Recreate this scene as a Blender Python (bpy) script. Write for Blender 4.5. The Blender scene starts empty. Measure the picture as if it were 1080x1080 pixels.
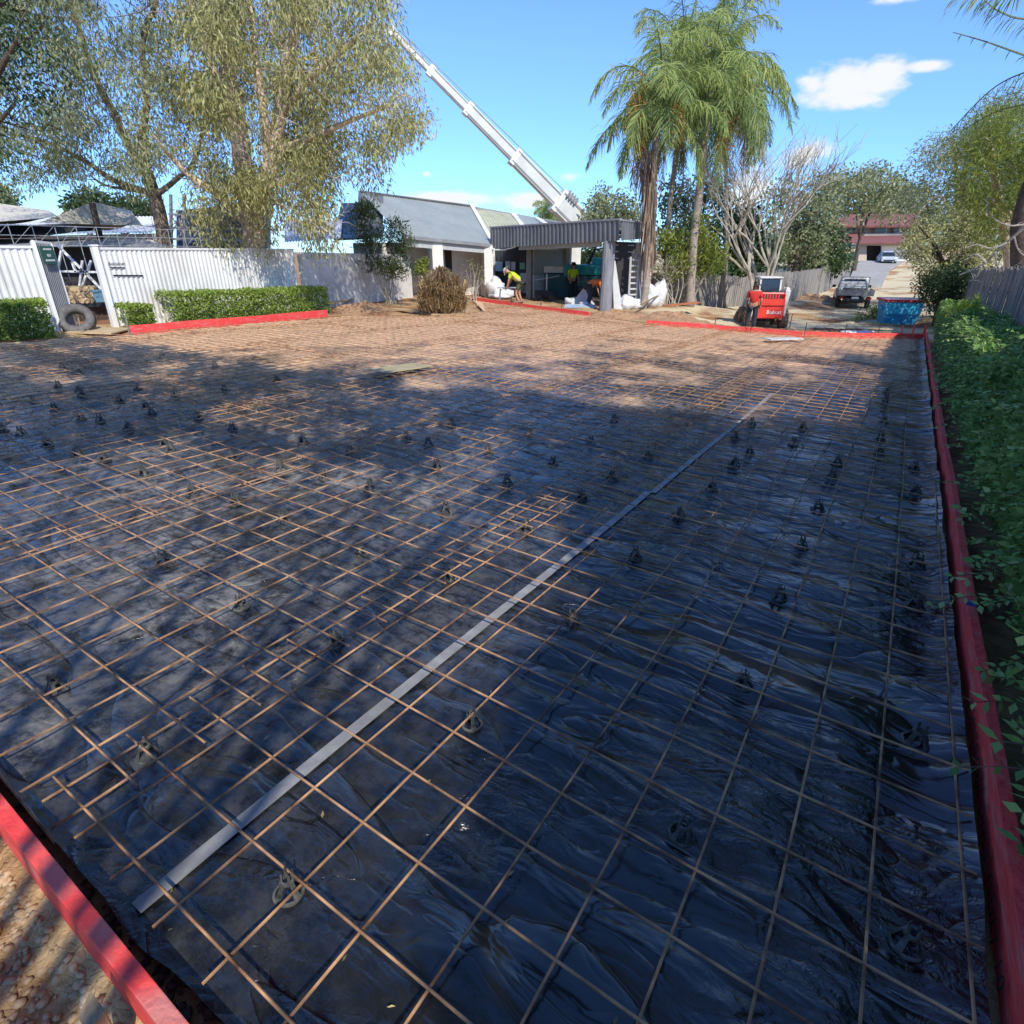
import bpy, bmesh, math, random
import numpy as np
from mathutils import Vector, Matrix, noise as mnoise
R = math.radians
random.seed(7); rng = np.random.RandomState(7)
scene = bpy.context.scene
col = scene.collection

# ------------------------------------------------------------------ survey
PITCH = R(24.47); FOC = 602.0; CP, SP = math.cos(PITCH), math.sin(PITCH); CAMH = 1.8
def ray(px, py):
    u = (px-540)/FOC; v = (py-540)/FOC
    return (u, CP-v*SP, -SP-v*CP)
def plane(x, y): return -.0309*x-.0099*y
def G(px, py, dz=0):
    d = ray(px, py); t = (CAMH-dz)/(-d[2]-.0309*d[0]-.0099*d[1])
    return Vector((t*d[0], t*d[1], CAMH+t*d[2]))
def P(px, py, Y):
    d = ray(px, py); t = Y/d[1]
    return Vector((t*d[0], Y, CAMH+t*d[2]))
def PX(px, Y, z):                      # same column, given distance and height
    py = 266.0
    for _ in range(12):
        q = P(px, py, Y)
        e = (z-q.z); py -= e*600/Y
    q = P(px, py, Y); q.z = z
    return q
U = Vector((.5475, .8368, 0)); V = Vector((-.8368, .5475, 0))
def UV(u, v, dz=0):
    x = u*U.x+v*V.x; y = u*U.y+v*V.y
    return Vector((x, y, plane(x, y)+dz))
def toUV(q): return (q[0]*U.x+q[1]*U.y, q[0]*V.x+q[1]*V.y)
SUN_AZ = R(22); SUN_EL = R(43)
SUND = Vector((math.sin(SUN_AZ)*math.cos(SUN_EL), -math.cos(SUN_AZ)*math.cos(SUN_EL), math.sin(SUN_EL)))

SLAB = [(.29,-.6),(21.75,-.5),(18.55,6.95),(19.6,9.75),(22.6,17.0),(17.6,12.7),(14.8,12.9),(12.9,14.5),(6.2,14.2),(.29,14.9)]
def inpoly(u, v, poly):
    c = False; n = len(poly); j = n-1
    for i in range(n):
        (a, b), (e, f) = poly[i], poly[j]
        if (b > v) != (f > v) and u < (e-a)*(v-b)/(f-b)+a: c = not c
        j = i
    return c

# terrain: scattered heights, smoothly blended
ctrl = []
for i in range(-2, 13):
    for j in range(-2, 10):
        u, v = i*2.0, j*2.0
        if inpoly(u, v, SLAB) or (u < 13 and -3 < v < 16):
            q = UV(u, v); ctrl.append((q.x, q.y, q.z-.03))
for px, py, Y in [(790,348,22.2),(835,350,22.5),(870,341,25.5),(940,341,24.5),(1000,335,24),(760,336,26),(900,327,33),(880,318,37),(905,312,42),(905,303,52),(880,300,52),(895,294,56),(935,294,56),(915,293.5,56),(918,285,62),(900,286,62),(940,286,62),(925,277.5,68),(900,275,72),(950,276,72),(880,276,72)]:
    q = P(px, py, Y); ctrl.append(tuple(q))
for px, py in [(61,351),(122,346),(250,336),(385,319),(430,314),(498,317),(520,313),(560,317),(600,322),(640,327),(678,326),(700,325),(560,312),(20,353)]:
    q = G(px, py); ctrl.append(tuple(q))
for px, py, Y in [(700,322,29),(770,324,32),(840,317,36),(870,311,42)]: ctrl.append(tuple(P(px, py, Y)))
for x, y, z in [(-30,10,.4),(-30,30,.4),(-20,45,.1),(0,45,-.2),(15,48,-.6),(-40,80,0),(0,90,0),(60,60,0),(70,20,-.5),(50,100,3),(30,-20,-1),(0,-12,.1),(-20,-15,.6),(22,10,-.6),(16,4,-.5),(10,-4,-.3),(26,22,-.8),(30,32,-.9),(45,90,2),(20,90,2),(0,200,2),(150,200,4),(-150,200,2),(-150,0,1),(150,0,-1),(0,-150,0),(45,45,-.5)]:
    ctrl.append((x, y, z))
CT = np.array(ctrl)
def hgt(X, Y):
    X = np.asarray(X, float); Y = np.asarray(Y, float)
    out = np.zeros(X.shape); w = np.zeros(X.shape)
    base = -.0309*X*np.exp(-np.hypot(X, Y)/60)-.0099*Y*np.exp(-np.hypot(X, Y)/60)
    for cx, cy, cz in CT:
        d2 = (X-cx)**2+(Y-cy)**2+.05
        k = d2**-1.9
        b = -.0309*cx*math.exp(-math.hypot(cx, cy)/60)-.0099*cy*math.exp(-math.hypot(cx, cy)/60)
        out += k*(cz-b); w += k
    return base+out/w
def hz(x, y): return float(hgt(np.array([x]), np.array([y]))[0])
def at_ground(px, Y):                  # point on the terrain in a picture column
    q = PX(px, Y, 0.0)
    for _ in range(4): q = PX(px, Y, hz(q.x, q.y))
    return q

# ------------------------------------------------------------------ materials
MATS = {}
def mat(name, c1, c2=None, rough=.7, scale=5.0, bump=0.0, metal=0.0, detail=6.0, bscale=None, spec=.5, stretch=None, trans=0.0, dirt=None):
    if name in MATS: return MATS[name]
    m = bpy.data.materials.new(name); m.use_nodes = True; nt = m.node_tree; N = nt.nodes; L = nt.links
    b = N['Principled BSDF']; b.inputs['Roughness'].default_value = rough; b.inputs['Metallic'].default_value = metal
    b.inputs['Specular IOR Level'].default_value = spec
    tc = N.new('ShaderNodeTexCoord'); src = tc.outputs['Object']
    if stretch:
        mp = N.new('ShaderNodeMapping'); mp.inputs['Scale'].default_value = stretch; L.new(src, mp.inputs[0]); src = mp.outputs[0]
    if c2 is None: c2 = tuple(x*.72 for x in c1)
    n = N.new('ShaderNodeTexNoise'); n.inputs['Scale'].default_value = scale; n.inputs['Detail'].default_value = detail; n.inputs['Roughness'].default_value = .65
    L.new(src, n.inputs['Vector'])
    r = N.new('ShaderNodeValToRGB'); r.color_ramp.elements[0].position = .36; r.color_ramp.elements[1].position = .64
    r.color_ramp.elements[0].color = (*c2, 1); r.color_ramp.elements[1].color = (*c1, 1)
    L.new(n.outputs['Fac'], r.inputs[0]); out = r.outputs[0]
    if dirt:
        n2 = N.new('ShaderNodeTexNoise'); n2.inputs['Scale'].default_value = scale*.37+.3; n2.inputs['Detail'].default_value = 8
        L.new(src, n2.inputs['Vector'])
        r2 = N.new('ShaderNodeValToRGB'); r2.color_ramp.elements[0].position = .5; r2.color_ramp.elements[1].position = .72
        L.new(n2.outputs['Fac'], r2.inputs[0])
        mx = N.new('ShaderNodeMixRGB'); mx.inputs[2].default_value = (*dirt, 1); L.new(r2.outputs[0], mx.inputs[0]); L.new(out, mx.inputs[1]); out = mx.outputs[0]
    L.new(out, b.inputs['Base Color'])
    if bump:
        n3 = N.new('ShaderNodeTexNoise'); n3.inputs['Scale'].default_value = bscale or scale*3; n3.inputs['Detail'].default_value = 6; L.new(src, n3.inputs['Vector'])
        bp = N.new('ShaderNodeBump'); bp.inputs['Strength'].default_value = min(1, bump); bp.inputs['Distance'].default_value = .02*max(1, bump)
        L.new(n3.outputs['Fac'], bp.inputs['Height']); L.new(bp.outputs[0], b.inputs['Normal'])
    MATS[name] = m; return m
def leafmat(name, cols, trans=.3, rough=.5):
    if name in MATS: return MATS[name]
    m = bpy.data.materials.new(name); m.use_nodes = True; nt = m.node_tree; N = nt.nodes; L = nt.links
    b = N['Principled BSDF']; b.inputs['Roughness'].default_value = rough; b.inputs['Specular IOR Level'].default_value = .35
    a = N.new('ShaderNodeAttribute'); a.attribute_name = 'tint'
    r = N.new('ShaderNodeValToRGB'); els = r.color_ramp.elements
    while len(els) < len(cols): els.new(.5)
    for i, c in enumerate(cols):
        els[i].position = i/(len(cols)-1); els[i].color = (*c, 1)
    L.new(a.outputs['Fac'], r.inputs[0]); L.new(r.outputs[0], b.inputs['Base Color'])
    t = N.new('ShaderNodeBsdfTranslucent'); L.new(r.outputs[0], t.inputs[0])
    mx = N.new('ShaderNodeMixShader'); mx.inputs[0].default_value = trans
    L.new(b.outputs[0], mx.inputs[1]); L.new(t.outputs[0], mx.inputs[2]); L.new(mx.outputs[0], N['Material Output'].inputs[0])
    MATS[name] = m; return m

# ------------------------------------------------------------------ object helpers
def tag(o, label, cat, group=None, kind=None):
    if label: o['label'] = label
    if cat: o['category'] = cat
    if group: o['group'] = group
    if kind: o['kind'] = kind
    return o
def thing(name, loc, label, cat, group=None):
    o = bpy.data.objects.new(name, None); col.objects.link(o); o.location = loc; o.empty_display_size = .1
    return tag(o, label, cat, group)
def link_mesh(name, me, parent=None, m=None, loc=None, smooth=False):
    o = bpy.data.objects.new(name, me); col.objects.link(o)
    if m is not None: me.materials.append(m)
    if loc is not None: o.location = loc
    if parent: o.parent = parent
    if smooth: me.polygons.foreach_set('use_smooth', [True]*len(me.polygons))
    return o
def absloc(o):
    l = Vector((0, 0, 0))
    while o is not None: l += o.location; o = o.parent
    return l
class MB:
    def __init__(s): s.v = []; s.f = []
    def quad(s, a, b, c, d):
        n = len(s.v); s.v += [Vector(a), Vector(b), Vector(c), Vector(d)]; s.f.append((n, n+1, n+2, n+3)); return s
    def hexa(s, p):      # 8 points: bottom 4, top 4
        n = len(s.v); s.v += [Vector(q) for q in p]
        for f in ((3,2,1,0),(4,5,6,7),(0,1,5,4),(1,2,6,5),(2,3,7,6),(3,0,4,7)): s.f.append(tuple(n+i for i in f))
        return s
    def box(s, c, size, ax=None, ay=None):
        c = Vector(c); ax = Vector(ax).normalized() if ax is not None else Vector((1,0,0))
        ay = Vector(ay).normalized() if ay is not None else Vector((-ax.y, ax.x, 0)).normalized()
        az = ax.cross(ay).normalized(); hx, hy, hh = size[0]/2, size[1]/2, size[2]/2
        p = [c+ax*sx*hx+ay*sy*hy+az*sz*hh for sz in (-1,1) for sx, sy in ((-1,-1),(1,-1),(1,1),(-1,1))]
        return s.hexa(p)
    def slab(s, a, b, c, d, t):   # quad with thickness t along its normal
        a, b, c, d = map(Vector, (a,b,c,d)); n = (b-a).cross(d-a).normalized()*t
        return s.hexa([a-n, b-n, c-n, d-n, a, b, c, d])
    def bar(s, a, b, w, h, up=(0,0,1)):
        a = Vector(a); b = Vector(b); d = (b-a).normalized(); u = Vector(up)
        x = d.cross(u)
        if x.length < 1e-4: x = d.cross(Vector((1,0,0)))
        x.normalize(); z = x.cross(d)
        p = []
        for q in (a, b):
            p.append([q-x*w/2-z*h/2, q+x*w/2-z*h/2, q+x*w/2+z*h/2, q-x*w/2+z*h/2])
        return s.hexa([p[0][0], p[0][1], p[0][2], p[0][3], p[1][0], p[1][1], p[1][2], p[1][3]])
    def tube(s, pts, rad, n=6, cap=True):
        pts = [Vector(q) for q in pts]
        if not hasattr(rad, '__len__'): rad = [rad]*len(pts)
        rings = []; ref = None
        for i, q in enumerate(pts):
            d = (pts[min(i+1, len(pts)-1)]-pts[max(i-1, 0)])
            if d.length < 1e-9: d = Vector((0,0,1))
            d.normalize()
            if ref is None: ref = d.orthogonal().normalized()
            x = (ref-d*ref.dot(d))
            if x.length < 1e-4: x = d.orthogonal()
            x.normalize(); ref = x; y = d.cross(x)
            base = len(s.v)
            for k in range(n):
                a = 2*math.pi*k/n; s.v.append(q+(x*math.cos(a)+y*math.sin(a))*rad[i])
            rings.append(base)
        for i in range(len(rings)-1):
            a, b = rings[i], rings[i+1]
            for k in range(n): s.f.append((a+k, a+(k+1) % n, b+(k+1) % n, b+k))
        if cap:
            s.f.append(tuple(rings[0]+k for k in reversed(range(n)))); s.f.append(tuple(rings[-1]+k for k in range(n)))
        return s
    def lathe(s, c, prof, n=16, axis=(0,0,1)):
        c = Vector(c); q = Vector((0,0,1)).rotation_difference(Vector(axis)); base = len(s.v)
        for r, z in prof:
            for k in range(n):
                a = 2*math.pi*k/n; s.v.append(c+q @ Vector((r*math.cos(a), r*math.sin(a), z)))
        for i in range(len(prof)-1):
            for k in range(n):
                a = base+i*n; s.f.append((a+k, a+(k+1) % n, a+n+(k+1) % n, a+n+k))
        return s
    def corr(s, A, B, C, D, n, amp, prof=(0,0,1,1)):   # A->B carries the ribs, A->D is along the ribs
        A, B, C, D = map(Vector, (A,B,C,D)); nn = (B-A).cross(D-A).normalized()
        ts = []
        k = len(prof)
        for i in range(n):
            for j in range(k):
                ts.append(((i+(j+.15)/k)/n, prof[j]))
        base = len(s.v)
        for t, h in ts:
            s.v += [A.lerp(B, t)+nn*h*amp, D.lerp(C, t)+nn*h*amp]
        for i in range(len(ts)-1):
            a = base+2*i; s.f.append((a, a+2, a+3, a+1))
        return s
    def build(s, name, m, parent=None, bevel=0, smooth=False, label=None):
        o0 = absloc(parent) if parent else Vector((0,0,0))
        org = o0
        loc = None
        if parent is None and s.v:
            lo = Vector((min(q.x for q in s.v), min(q.y for q in s.v), min(q.z for q in s.v)))
            hi = Vector((max(q.x for q in s.v), max(q.y for q in s.v), max(q.z for q in s.v)))
            org = Vector(((lo.x+hi.x)/2, (lo.y+hi.y)/2, lo.z)); loc = org
        me = bpy.data.meshes.new(name); me.from_pydata([tuple(q-org) for q in s.v], [], s.f); me.update()
        if bevel:
            bm = bmesh.new(); bm.from_mesh(me)
            bmesh.ops.bevel(bm, geom=[e for e in bm.edges if len(e.link_faces) == 2 and e.calc_face_angle(0) > .5], offset=bevel, segments=2, affect='EDGES', profile=.6)
            bm.to_mesh(me); bm.free()
        return link_mesh(name, me, parent, m, loc, smooth)
def copy_tree(o, parent=None):
    c = o.copy(); col.objects.link(c); c.parent = parent
    for ch in list(o.children): copy_tree(ch, c)
    return c
def np_mesh(name, Vt, F, m, parent=None, tint=None, org=None, smooth=False):
    org = absloc(parent) if parent else (Vector(org) if org is not None else Vector((0,0,0)))
    me = bpy.data.meshes.new(name); nv = len(Vt); nf = len(F); k = F.shape[1]
    me.vertices.add(nv); me.vertices.foreach_set('co', (Vt-np.array(org)).astype(np.float32).ravel())
    me.loops.add(nf*k); me.polygons.add(nf)
    me.loops.foreach_set('vertex_index', F.astype(np.int32).ravel())
    me.polygons.foreach_set('loop_start', np.arange(0, nf*k, k, dtype=np.int32))
    try: me.polygons.foreach_set('loop_total', np.full(nf, k, dtype=np.int32))
    except Exception: pass
    me.update(calc_edges=True); me.validate()
    if tint is not None:
        a = me.attributes.new('tint', 'FLOAT', 'FACE'); a.data.foreach_set('value', tint.astype(np.float32))
    o = link_mesh(name, me, parent, m, None if parent else org, smooth)
    return o
def leaf_cards(C, L, W, droop=0.0, out=None, tint=None, spread=1.0):
    n = len(C); d = rng.normal(size=(n, 3))*spread; d[:, 2] -= droop
    if out is not None: d += out
    d /= np.linalg.norm(d, axis=1)[:, None]+1e-9
    r = rng.normal(size=(n, 3)); s = np.cross(d, r); s /= np.linalg.norm(s, axis=1)[:, None]+1e-9
    l = L*rng.uniform(.6, 1.25, n)[:, None]; w = W*rng.uniform(.7, 1.2, n)[:, None]
    nrm = np.cross(d, s)
    Vt = np.stack([C, C+d*l*.45+s*w*.5+nrm*w*.12, C+d*l, C+d*l*.45-s*w*.5+nrm*w*.12], 1).reshape(-1, 3)
    F = np.arange(4*n).reshape(n, 4)
    return Vt, F
def clumps(cents, rad, per, flat=.8):
    """points in clumps; returns points, tint, outward"""
    cents = np.asarray(cents, float); k = len(cents); rad = np.broadcast_to(rad, (k,))
    n = k*per; ci = np.repeat(np.arange(k), per)
    d = rng.normal(size=(n, 3)); d /= np.linalg.norm(d, axis=1)[:, None]; rr = rng.uniform(0, 1, n)**.45
    pts = cents[ci]+d*(rr*rad[ci])[:, None]*np.array([1, 1, flat])
    ct = rng.uniform(0, 1, k)[ci]
    t = np.clip(.45*ct+.55*rng.uniform(0, 1, n), 0, 1)
    return pts, t, d*.5
def in_px_poly(poly, n, Y0, Y1, dens=None):
    xs = [p[0] for p in poly]; ys = [p[1] for p in poly]; out = []
    while len(out) < n:
        x = random.uniform(min(xs), max(xs)); y = random.uniform(min(ys), max(ys))
        if not inpoly(x, y, poly): continue
        if dens is not None and random.random() > dens(x, y): continue
        out.append(tuple(P(x, y, random.uniform(Y0, Y1))))
    return out
def limb(mb, pts, r0, r1, n=7, wob=.0, sub=4):
    pts = [Vector(q) for q in pts]; out = []
    for i in range(len(pts)-1):
        p0 = pts[max(i-1, 0)]; p1 = pts[i]; p2 = pts[i+1]; p3 = pts[min(i+2, len(pts)-1)]
        for k in range(sub):
            t = k/sub
            q = .5*((2*p1)+(p2-p0)*t+(2*p0-5*p1+4*p2-p3)*t*t+(-p0+3*p1-3*p2+p3)*t**3)
            out.append(q+Vector((random.gauss(0, wob), random.gauss(0, wob), 0)))
    out.append(pts[-1]); m = len(out)
    mb.tube(out, [r0+(r1-r0)*(i/(m-1))**.8 for i in range(m)], n); return out
def twigs(mb, path, n, length, r, up=.4, gen=1, pull=None):
    for _ in range(n):
        i = random.randint(len(path)//3, len(path)-1); p = path[i]
        d = Vector((random.gauss(0,1), random.gauss(0,1), random.gauss(up,.6))).normalized()
        q = [p]
        l = length*random.uniform(.5, 1.2)
        for k in range(4):
            d = (d+Vector((random.gauss(0,.25), random.gauss(0,.25), random.gauss(.05,.2)))).normalized(); q.append(q[-1]+d*l/4)
        mb.tube(q, [r*(1-.2*k) for k in range(5)], 4, False)
        if gen > 0: twigs(mb, q, 3, length*.55, r*.5, up, gen-1)

# ------------------------------------------------------------------ palette
M_red = mat('red_formwork_paint', (.9,.075,.06), (.72,.05,.05), rough=.6, scale=6, bump=.4, stretch=(2,2,9), dirt=(.6,.2,.17))
M_wood = mat('weathered_timber', (.32,.24,.15), (.2,.14,.085), rough=.85, scale=6, bump=.5, stretch=(3,3,.6))
M_pine = mat('sawn_pine', (.55,.42,.24), (.4,.28,.15), rough=.8, scale=5, bump=.3)
M_gfence = mat('grey_weathered_paling', (.36,.33,.29), (.15,.135,.12), rough=.9, scale=1.6, bump=.6, stretch=(7,7,.35))
M_white = mat('white_painted_steel', (.84,.84,.80), (.74,.74,.70), rough=.5, scale=1.2, dirt=(.6,.58,.52))
M_render = mat('white_render', (.76,.74,.68), (.64,.62,.56), rough=.85, scale=1.0, bump=.2, dirt=(.55,.5,.42))
M_roofm = mat('grey_metal_roof', (.42,.45,.42), (.36,.39,.365), rough=.5, scale=.8, metal=.25)
M_poly = mat('translucent_yellowed_roof', (.5,.5,.33), (.38,.38,.26), rough=.5, scale=1.3)
M_gclad = mat('dark_grey_cladding', (.16,.17,.18), (.11,.12,.13), rough=.55, scale=1.5, metal=.2, dirt=(.2,.2,.2))
M_gclad2 = mat('pale_grey_cladding', (.3,.31,.32), (.22,.23,.24), rough=.6, scale=1.5)
M_soff = mat('grey_soffit', (.42,.43,.41), (.34,.35,.33), rough=.8)
M_dark = mat('dark_parts_and_void_shade', (.025,.025,.025), (.015,.015,.015), rough=.7)
M_black = mat('black_rubber', (.03,.03,.03), (.018,.018,.018), rough=.75, scale=8, dirt=(.1,.08,.06))
M_glass = mat('dark_window_glass', (.03,.04,.05), (.02,.025,.03), rough=.08)
M_blueglass = mat('blue_tinted_glass', (.03,.06,.1), (.02,.03,.05), rough=.15)
M_teal = mat('teal_machine_paint', (.02,.33,.3), (.015,.22,.21), rough=.4, scale=2)
M_tealdk = mat('dark_teal_panel', (.015,.09,.09), (.01,.06,.06), rough=.5, scale=2)
M_steel = mat('galvanised_steel', (.5,.51,.52), (.38,.39,.4), rough=.4, metal=.6, scale=6)
M_crane = mat('cream_crane_paint', (.66,.66,.6), (.56,.56,.5), rough=.4, scale=1)
M_cranedk = mat('crane_grey_edge', (.3,.3,.29), (.22,.22,.21), rough=.5, scale=1)
M_skin = mat('skin', (.5,.27,.17), (.42,.21,.13), rough=.5)
M_lime = mat('hi_vis_lime_cloth', (.58,.72,.03), (.45,.6,.02), rough=.8, scale=8, bump=.3)
M_orange = mat('hi_vis_orange_cloth', (.85,.2,.04), (.7,.14,.03), rough=.8, scale=8, bump=.3)
M_redcloth = mat('red_work_shirt', (.62,.035,.025), (.45,.02,.015), rough=.8, scale=8, bump=.3)
M_navy = mat('dark_work_trousers', (.03,.035,.045), (.02,.022,.03), rough=.85, scale=8, bump=.3)
M_khaki = mat('olive_work_shorts', (.11,.12,.07), (.08,.085,.05), rough=.85, scale=8, bump=.3)
M_hair = mat('dark_hair', (.03,.02,.015), rough=.6)
M_hat = mat('pale_sun_hat', (.6,.57,.5), rough=.85)
M_bark = mat('pinkish_paperbark', (.7,.56,.43), (.42,.31,.22), rough=.85, scale=5, bump=.8, stretch=(1,1,.35))
M_barkdk = mat('dark_brown_bark', (.13,.09,.065), (.06,.045,.035), rough=.9, scale=6, bump=.8)
M_barkpalm = mat('grey_palm_trunk', (.42,.36,.29), (.25,.2,.16), rough=.9, scale=4, bump=.7, stretch=(1,1,4))
M_barkbare = mat('pale_bare_branch_bark', (.5,.45,.36), (.33,.29,.22), rough=.85, scale=6, bump=.4)
M_conc = mat('pale_concrete', (.4,.38,.34), (.3,.28,.25), rough=.9, scale=1.5)
M_paper = mat('white_plastic_bag', (.72,.72,.7), (.55,.57,.58), rough=.6, scale=5, bump=.6)
M_board = mat('pale_sheet_board', (.6,.6,.57), (.5,.5,.48), rough=.8)
M_dirt2 = mat('loose_orange_dirt', (.42,.25,.13), (.27,.15,.08), rough=.95, scale=4, bump=1, bscale=14)
L_gold = leafmat('olive_gold_leaf', [(.09,.105,.04),(.28,.28,.1),(.46,.44,.18),(.64,.6,.32)])
L_olive = leafmat('dull_olive_leaf', [(.06,.08,.035),(.19,.22,.1),(.33,.35,.17),(.5,.5,.3)])
L_dark = leafmat('dark_green_leaf', [(.012,.026,.012),(.035,.07,.025),(.07,.12,.04),(.13,.17,.06)])
L_hedge = leafmat('fresh_hedge_leaf', [(.04,.08,.016),(.13,.21,.035),(.24,.34,.055),(.38,.45,.1)])
L_rhedge = leafmat('deep_green_hedge_leaf', [(.04,.09,.03),(.12,.24,.06),(.24,.39,.1),(.4,.52,.17)])
L_lime = leafmat('lime_shrub_leaf', [(.05,.08,.015),(.14,.19,.03),(.26,.3,.05),(.4,.42,.08)])
L_yellow = leafmat('yellow_green_leaf', [(.2,.3,.03),(.4,.5,.05),(.6,.65,.08)])
L_palm = leafmat('palm_frond_leaf', [(.08,.13,.045),(.19,.27,.08),(.33,.41,.12),(.5,.52,.16)], trans=.35)
L_palmdry = leafmat('dry_palm_frond', [(.16,.11,.075),(.36,.26,.18),(.56,.43,.31)])
L_fruit = leafmat('orange_palm_fruit', [(.35,.13,.02),(.6,.24,.04),(.7,.33,.07)])
L_grass = leafmat('straw_grass_blade', [(.2,.13,.06),(.42,.3,.15),(.62,.48,.27)])
L_bamboo = leafmat('bamboo_shrub_leaf', [(.02,.035,.012),(.06,.09,.025),(.13,.16,.05)])

# ------------------------------------------------------------------ camera, light, sky
cam = bpy.data.cameras.new('camera'); co = bpy.data.objects.new('camera', cam); col.objects.link(co)
co.location = (0, 0, CAMH); co.rotation_euler = (math.pi/2-PITCH, 0, 0)
cam.sensor_width = 36; cam.lens = 36*FOC/1080; cam.clip_end = 3000; cam.clip_start = .05
scene.camera = co
sl = bpy.data.lights.new('sun', 'SUN'); sl.energy = 5.0; sl.angle = R(.53); sl.color = (1, .94, .84)
so = bpy.data.objects.new('sun', sl); col.objects.link(so); so.rotation_euler = SUND.to_track_quat('Z', 'Y').to_euler()
w = bpy.data.worlds.new('World'); scene.world = w; w.use_nodes = True
nt = w.node_tree; N = nt.nodes; L = nt.links; bg = N['Background']; bg.inputs['Strength'].default_value = .15
sky = N.new('ShaderNodeTexSky'); sky.sky_type = 'NISHITA'; sky.sun_disc = False; sky.sun_elevation = SUN_EL; sky.sun_rotation = math.pi-SUN_AZ
sky.air_density = 1.0; sky.dust_density = .12; sky.ozone_density = 2.2
hs = N.new('ShaderNodeHueSaturation'); hs.inputs['Saturation'].default_value = 1.12; hs.inputs['Value'].default_value = 1.0
L.new(sky.outputs[0], hs.inputs['Color'])
tc = N.new('ShaderNodeTexCoord'); nrm = N.new('ShaderNodeVectorMath'); nrm.operation = 'NORMALIZE'; L.new(tc.outputs['Generated'], nrm.inputs[0])
nz = N.new('ShaderNodeTexNoise'); nz.inputs['Scale'].default_value = 13; nz.inputs['Detail'].default_value = 9; nz.inputs['Roughness'].default_value = .62
mpz = N.new('ShaderNodeMapping'); mpz.inputs['Scale'].default_value = (1, 1, 2.3); L.new(nrm.outputs[0], mpz.inputs[0]); L.new(mpz.outputs[0], nz.inputs['Vector'])
def Mth(op, a, b=None):
    n = N.new('ShaderNodeMath'); n.operation = op
    for i, q in enumerate((a, b)):
        if q is None: continue
        if isinstance(q, (int, float)): n.inputs[i].default_value = q
        else: L.new(q, n.inputs[i])
    return n.outputs[0]
total = None
for px, py, rx, ry, amt in [(893,90,56,30,1.0),(925,84,42,28,.95),(978,69,34,10,.85),(858,88,30,26,.75),(905,104,45,18,.8),(945,-2,50,8,.8),(850,162,42,22,.8),(790,200,45,25,.65),(450,183,11,8,.75),(480,210,95,13,.85),(560,212,70,12,.7),(600,186,24,7,.5),(1040,-60,130,26,.6),(100,225,120,14,.5),(300,240,200,10,.5)]:
    d = Vector(ray(px, py)).normalized(); cy = N.new('ShaderNodeVectorMath'); cy.operation = 'SUBTRACT'; L.new(nrm.outputs[0], cy.inputs[0]); cy.inputs[1].default_value = tuple(d)
    right = d.cross(Vector((0,0,1))).normalized(); up = right.cross(d)
    comps = []
    dist = d.dot(Vector((0, CP, -SP)))       # angular size of one pixel there
    for ax, r_ in ((right, rx), (up, ry)):
        dt = N.new('ShaderNodeVectorMath'); dt.operation = 'DOT_PRODUCT'; L.new(cy.outputs[0], dt.inputs[0]); dt.inputs[1].default_value = tuple(ax/(r_*dist/FOC))
        comps.append(Mth('POWER', dt.outputs['Value'], 2))
    g = Mth('SUBTRACT', 1.0, Mth('SQRT', Mth('ADD', comps[0], comps[1])))
    g = Mth('MULTIPLY', Mth('MAXIMUM', g, 0.0), amt)
    total = g if total is None else Mth('MAXIMUM', total, g)
cl = Mth('MULTIPLY', total, 1.35); cl = Mth('ADD', cl, Mth('MULTIPLY', Mth('SUBTRACT', nz.outputs['Fac'], .56), 2.2))
gate = Mth('MINIMUM', Mth('MULTIPLY', total, 12.0), 1.0)
mr = N.new('ShaderNodeMapRange'); mr.interpolation_type = 'SMOOTHSTEP'; L.new(cl, mr.inputs[0]); mr.inputs[1].default_value = .12; mr.inputs[2].default_value = .75
fac = Mth('MULTIPLY', mr.outputs[0], gate)
mx = N.new('ShaderNodeMixRGB'); mx.inputs[2].default_value = (6.2, 6.4, 6.6, 1); L.new(fac, mx.inputs[0]); tn_ = N.new('ShaderNodeMixRGB'); tn_.blend_type = 'MULTIPLY'; tn_.inputs[0].default_value = 1; tn_.inputs[2].default_value = (1.10, 1.27, 1.66, 1); L.new(hs.outputs[0], tn_.inputs[1]); sz_ = N.new('ShaderNodeSeparateXYZ'); L.new(nrm.outputs[0], sz_.inputs[0]); mz = N.new('ShaderNodeMapRange'); mz.interpolation_type = 'SMOOTHSTEP'; L.new(sz_.outputs['Z'], mz.inputs[0]); mz.inputs[1].default_value = -.02; mz.inputs[2].default_value = .34
tz = N.new('ShaderNodeMixRGB'); tz.inputs[1].default_value = (.5,.72,.98,1); tz.inputs[2].default_value = (1,1,1,1); L.new(mz.outputs[0], tz.inputs[0])
tm_s = N.new('ShaderNodeMixRGB'); tm_s.blend_type = 'MULTIPLY'; tm_s.inputs[0].default_value = 1; L.new(tn_.outputs[0], tm_s.inputs[1]); L.new(tz.outputs[0], tm_s.inputs[2]); L.new(tm_s.outputs[0], mx.inputs[1])
L.new(mx.outputs[0], bg.inputs['Color'])
scene.view_settings.view_transform = 'Standard'; scene.view_settings.look = 'None'; scene.view_settings.exposure = 0

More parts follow.
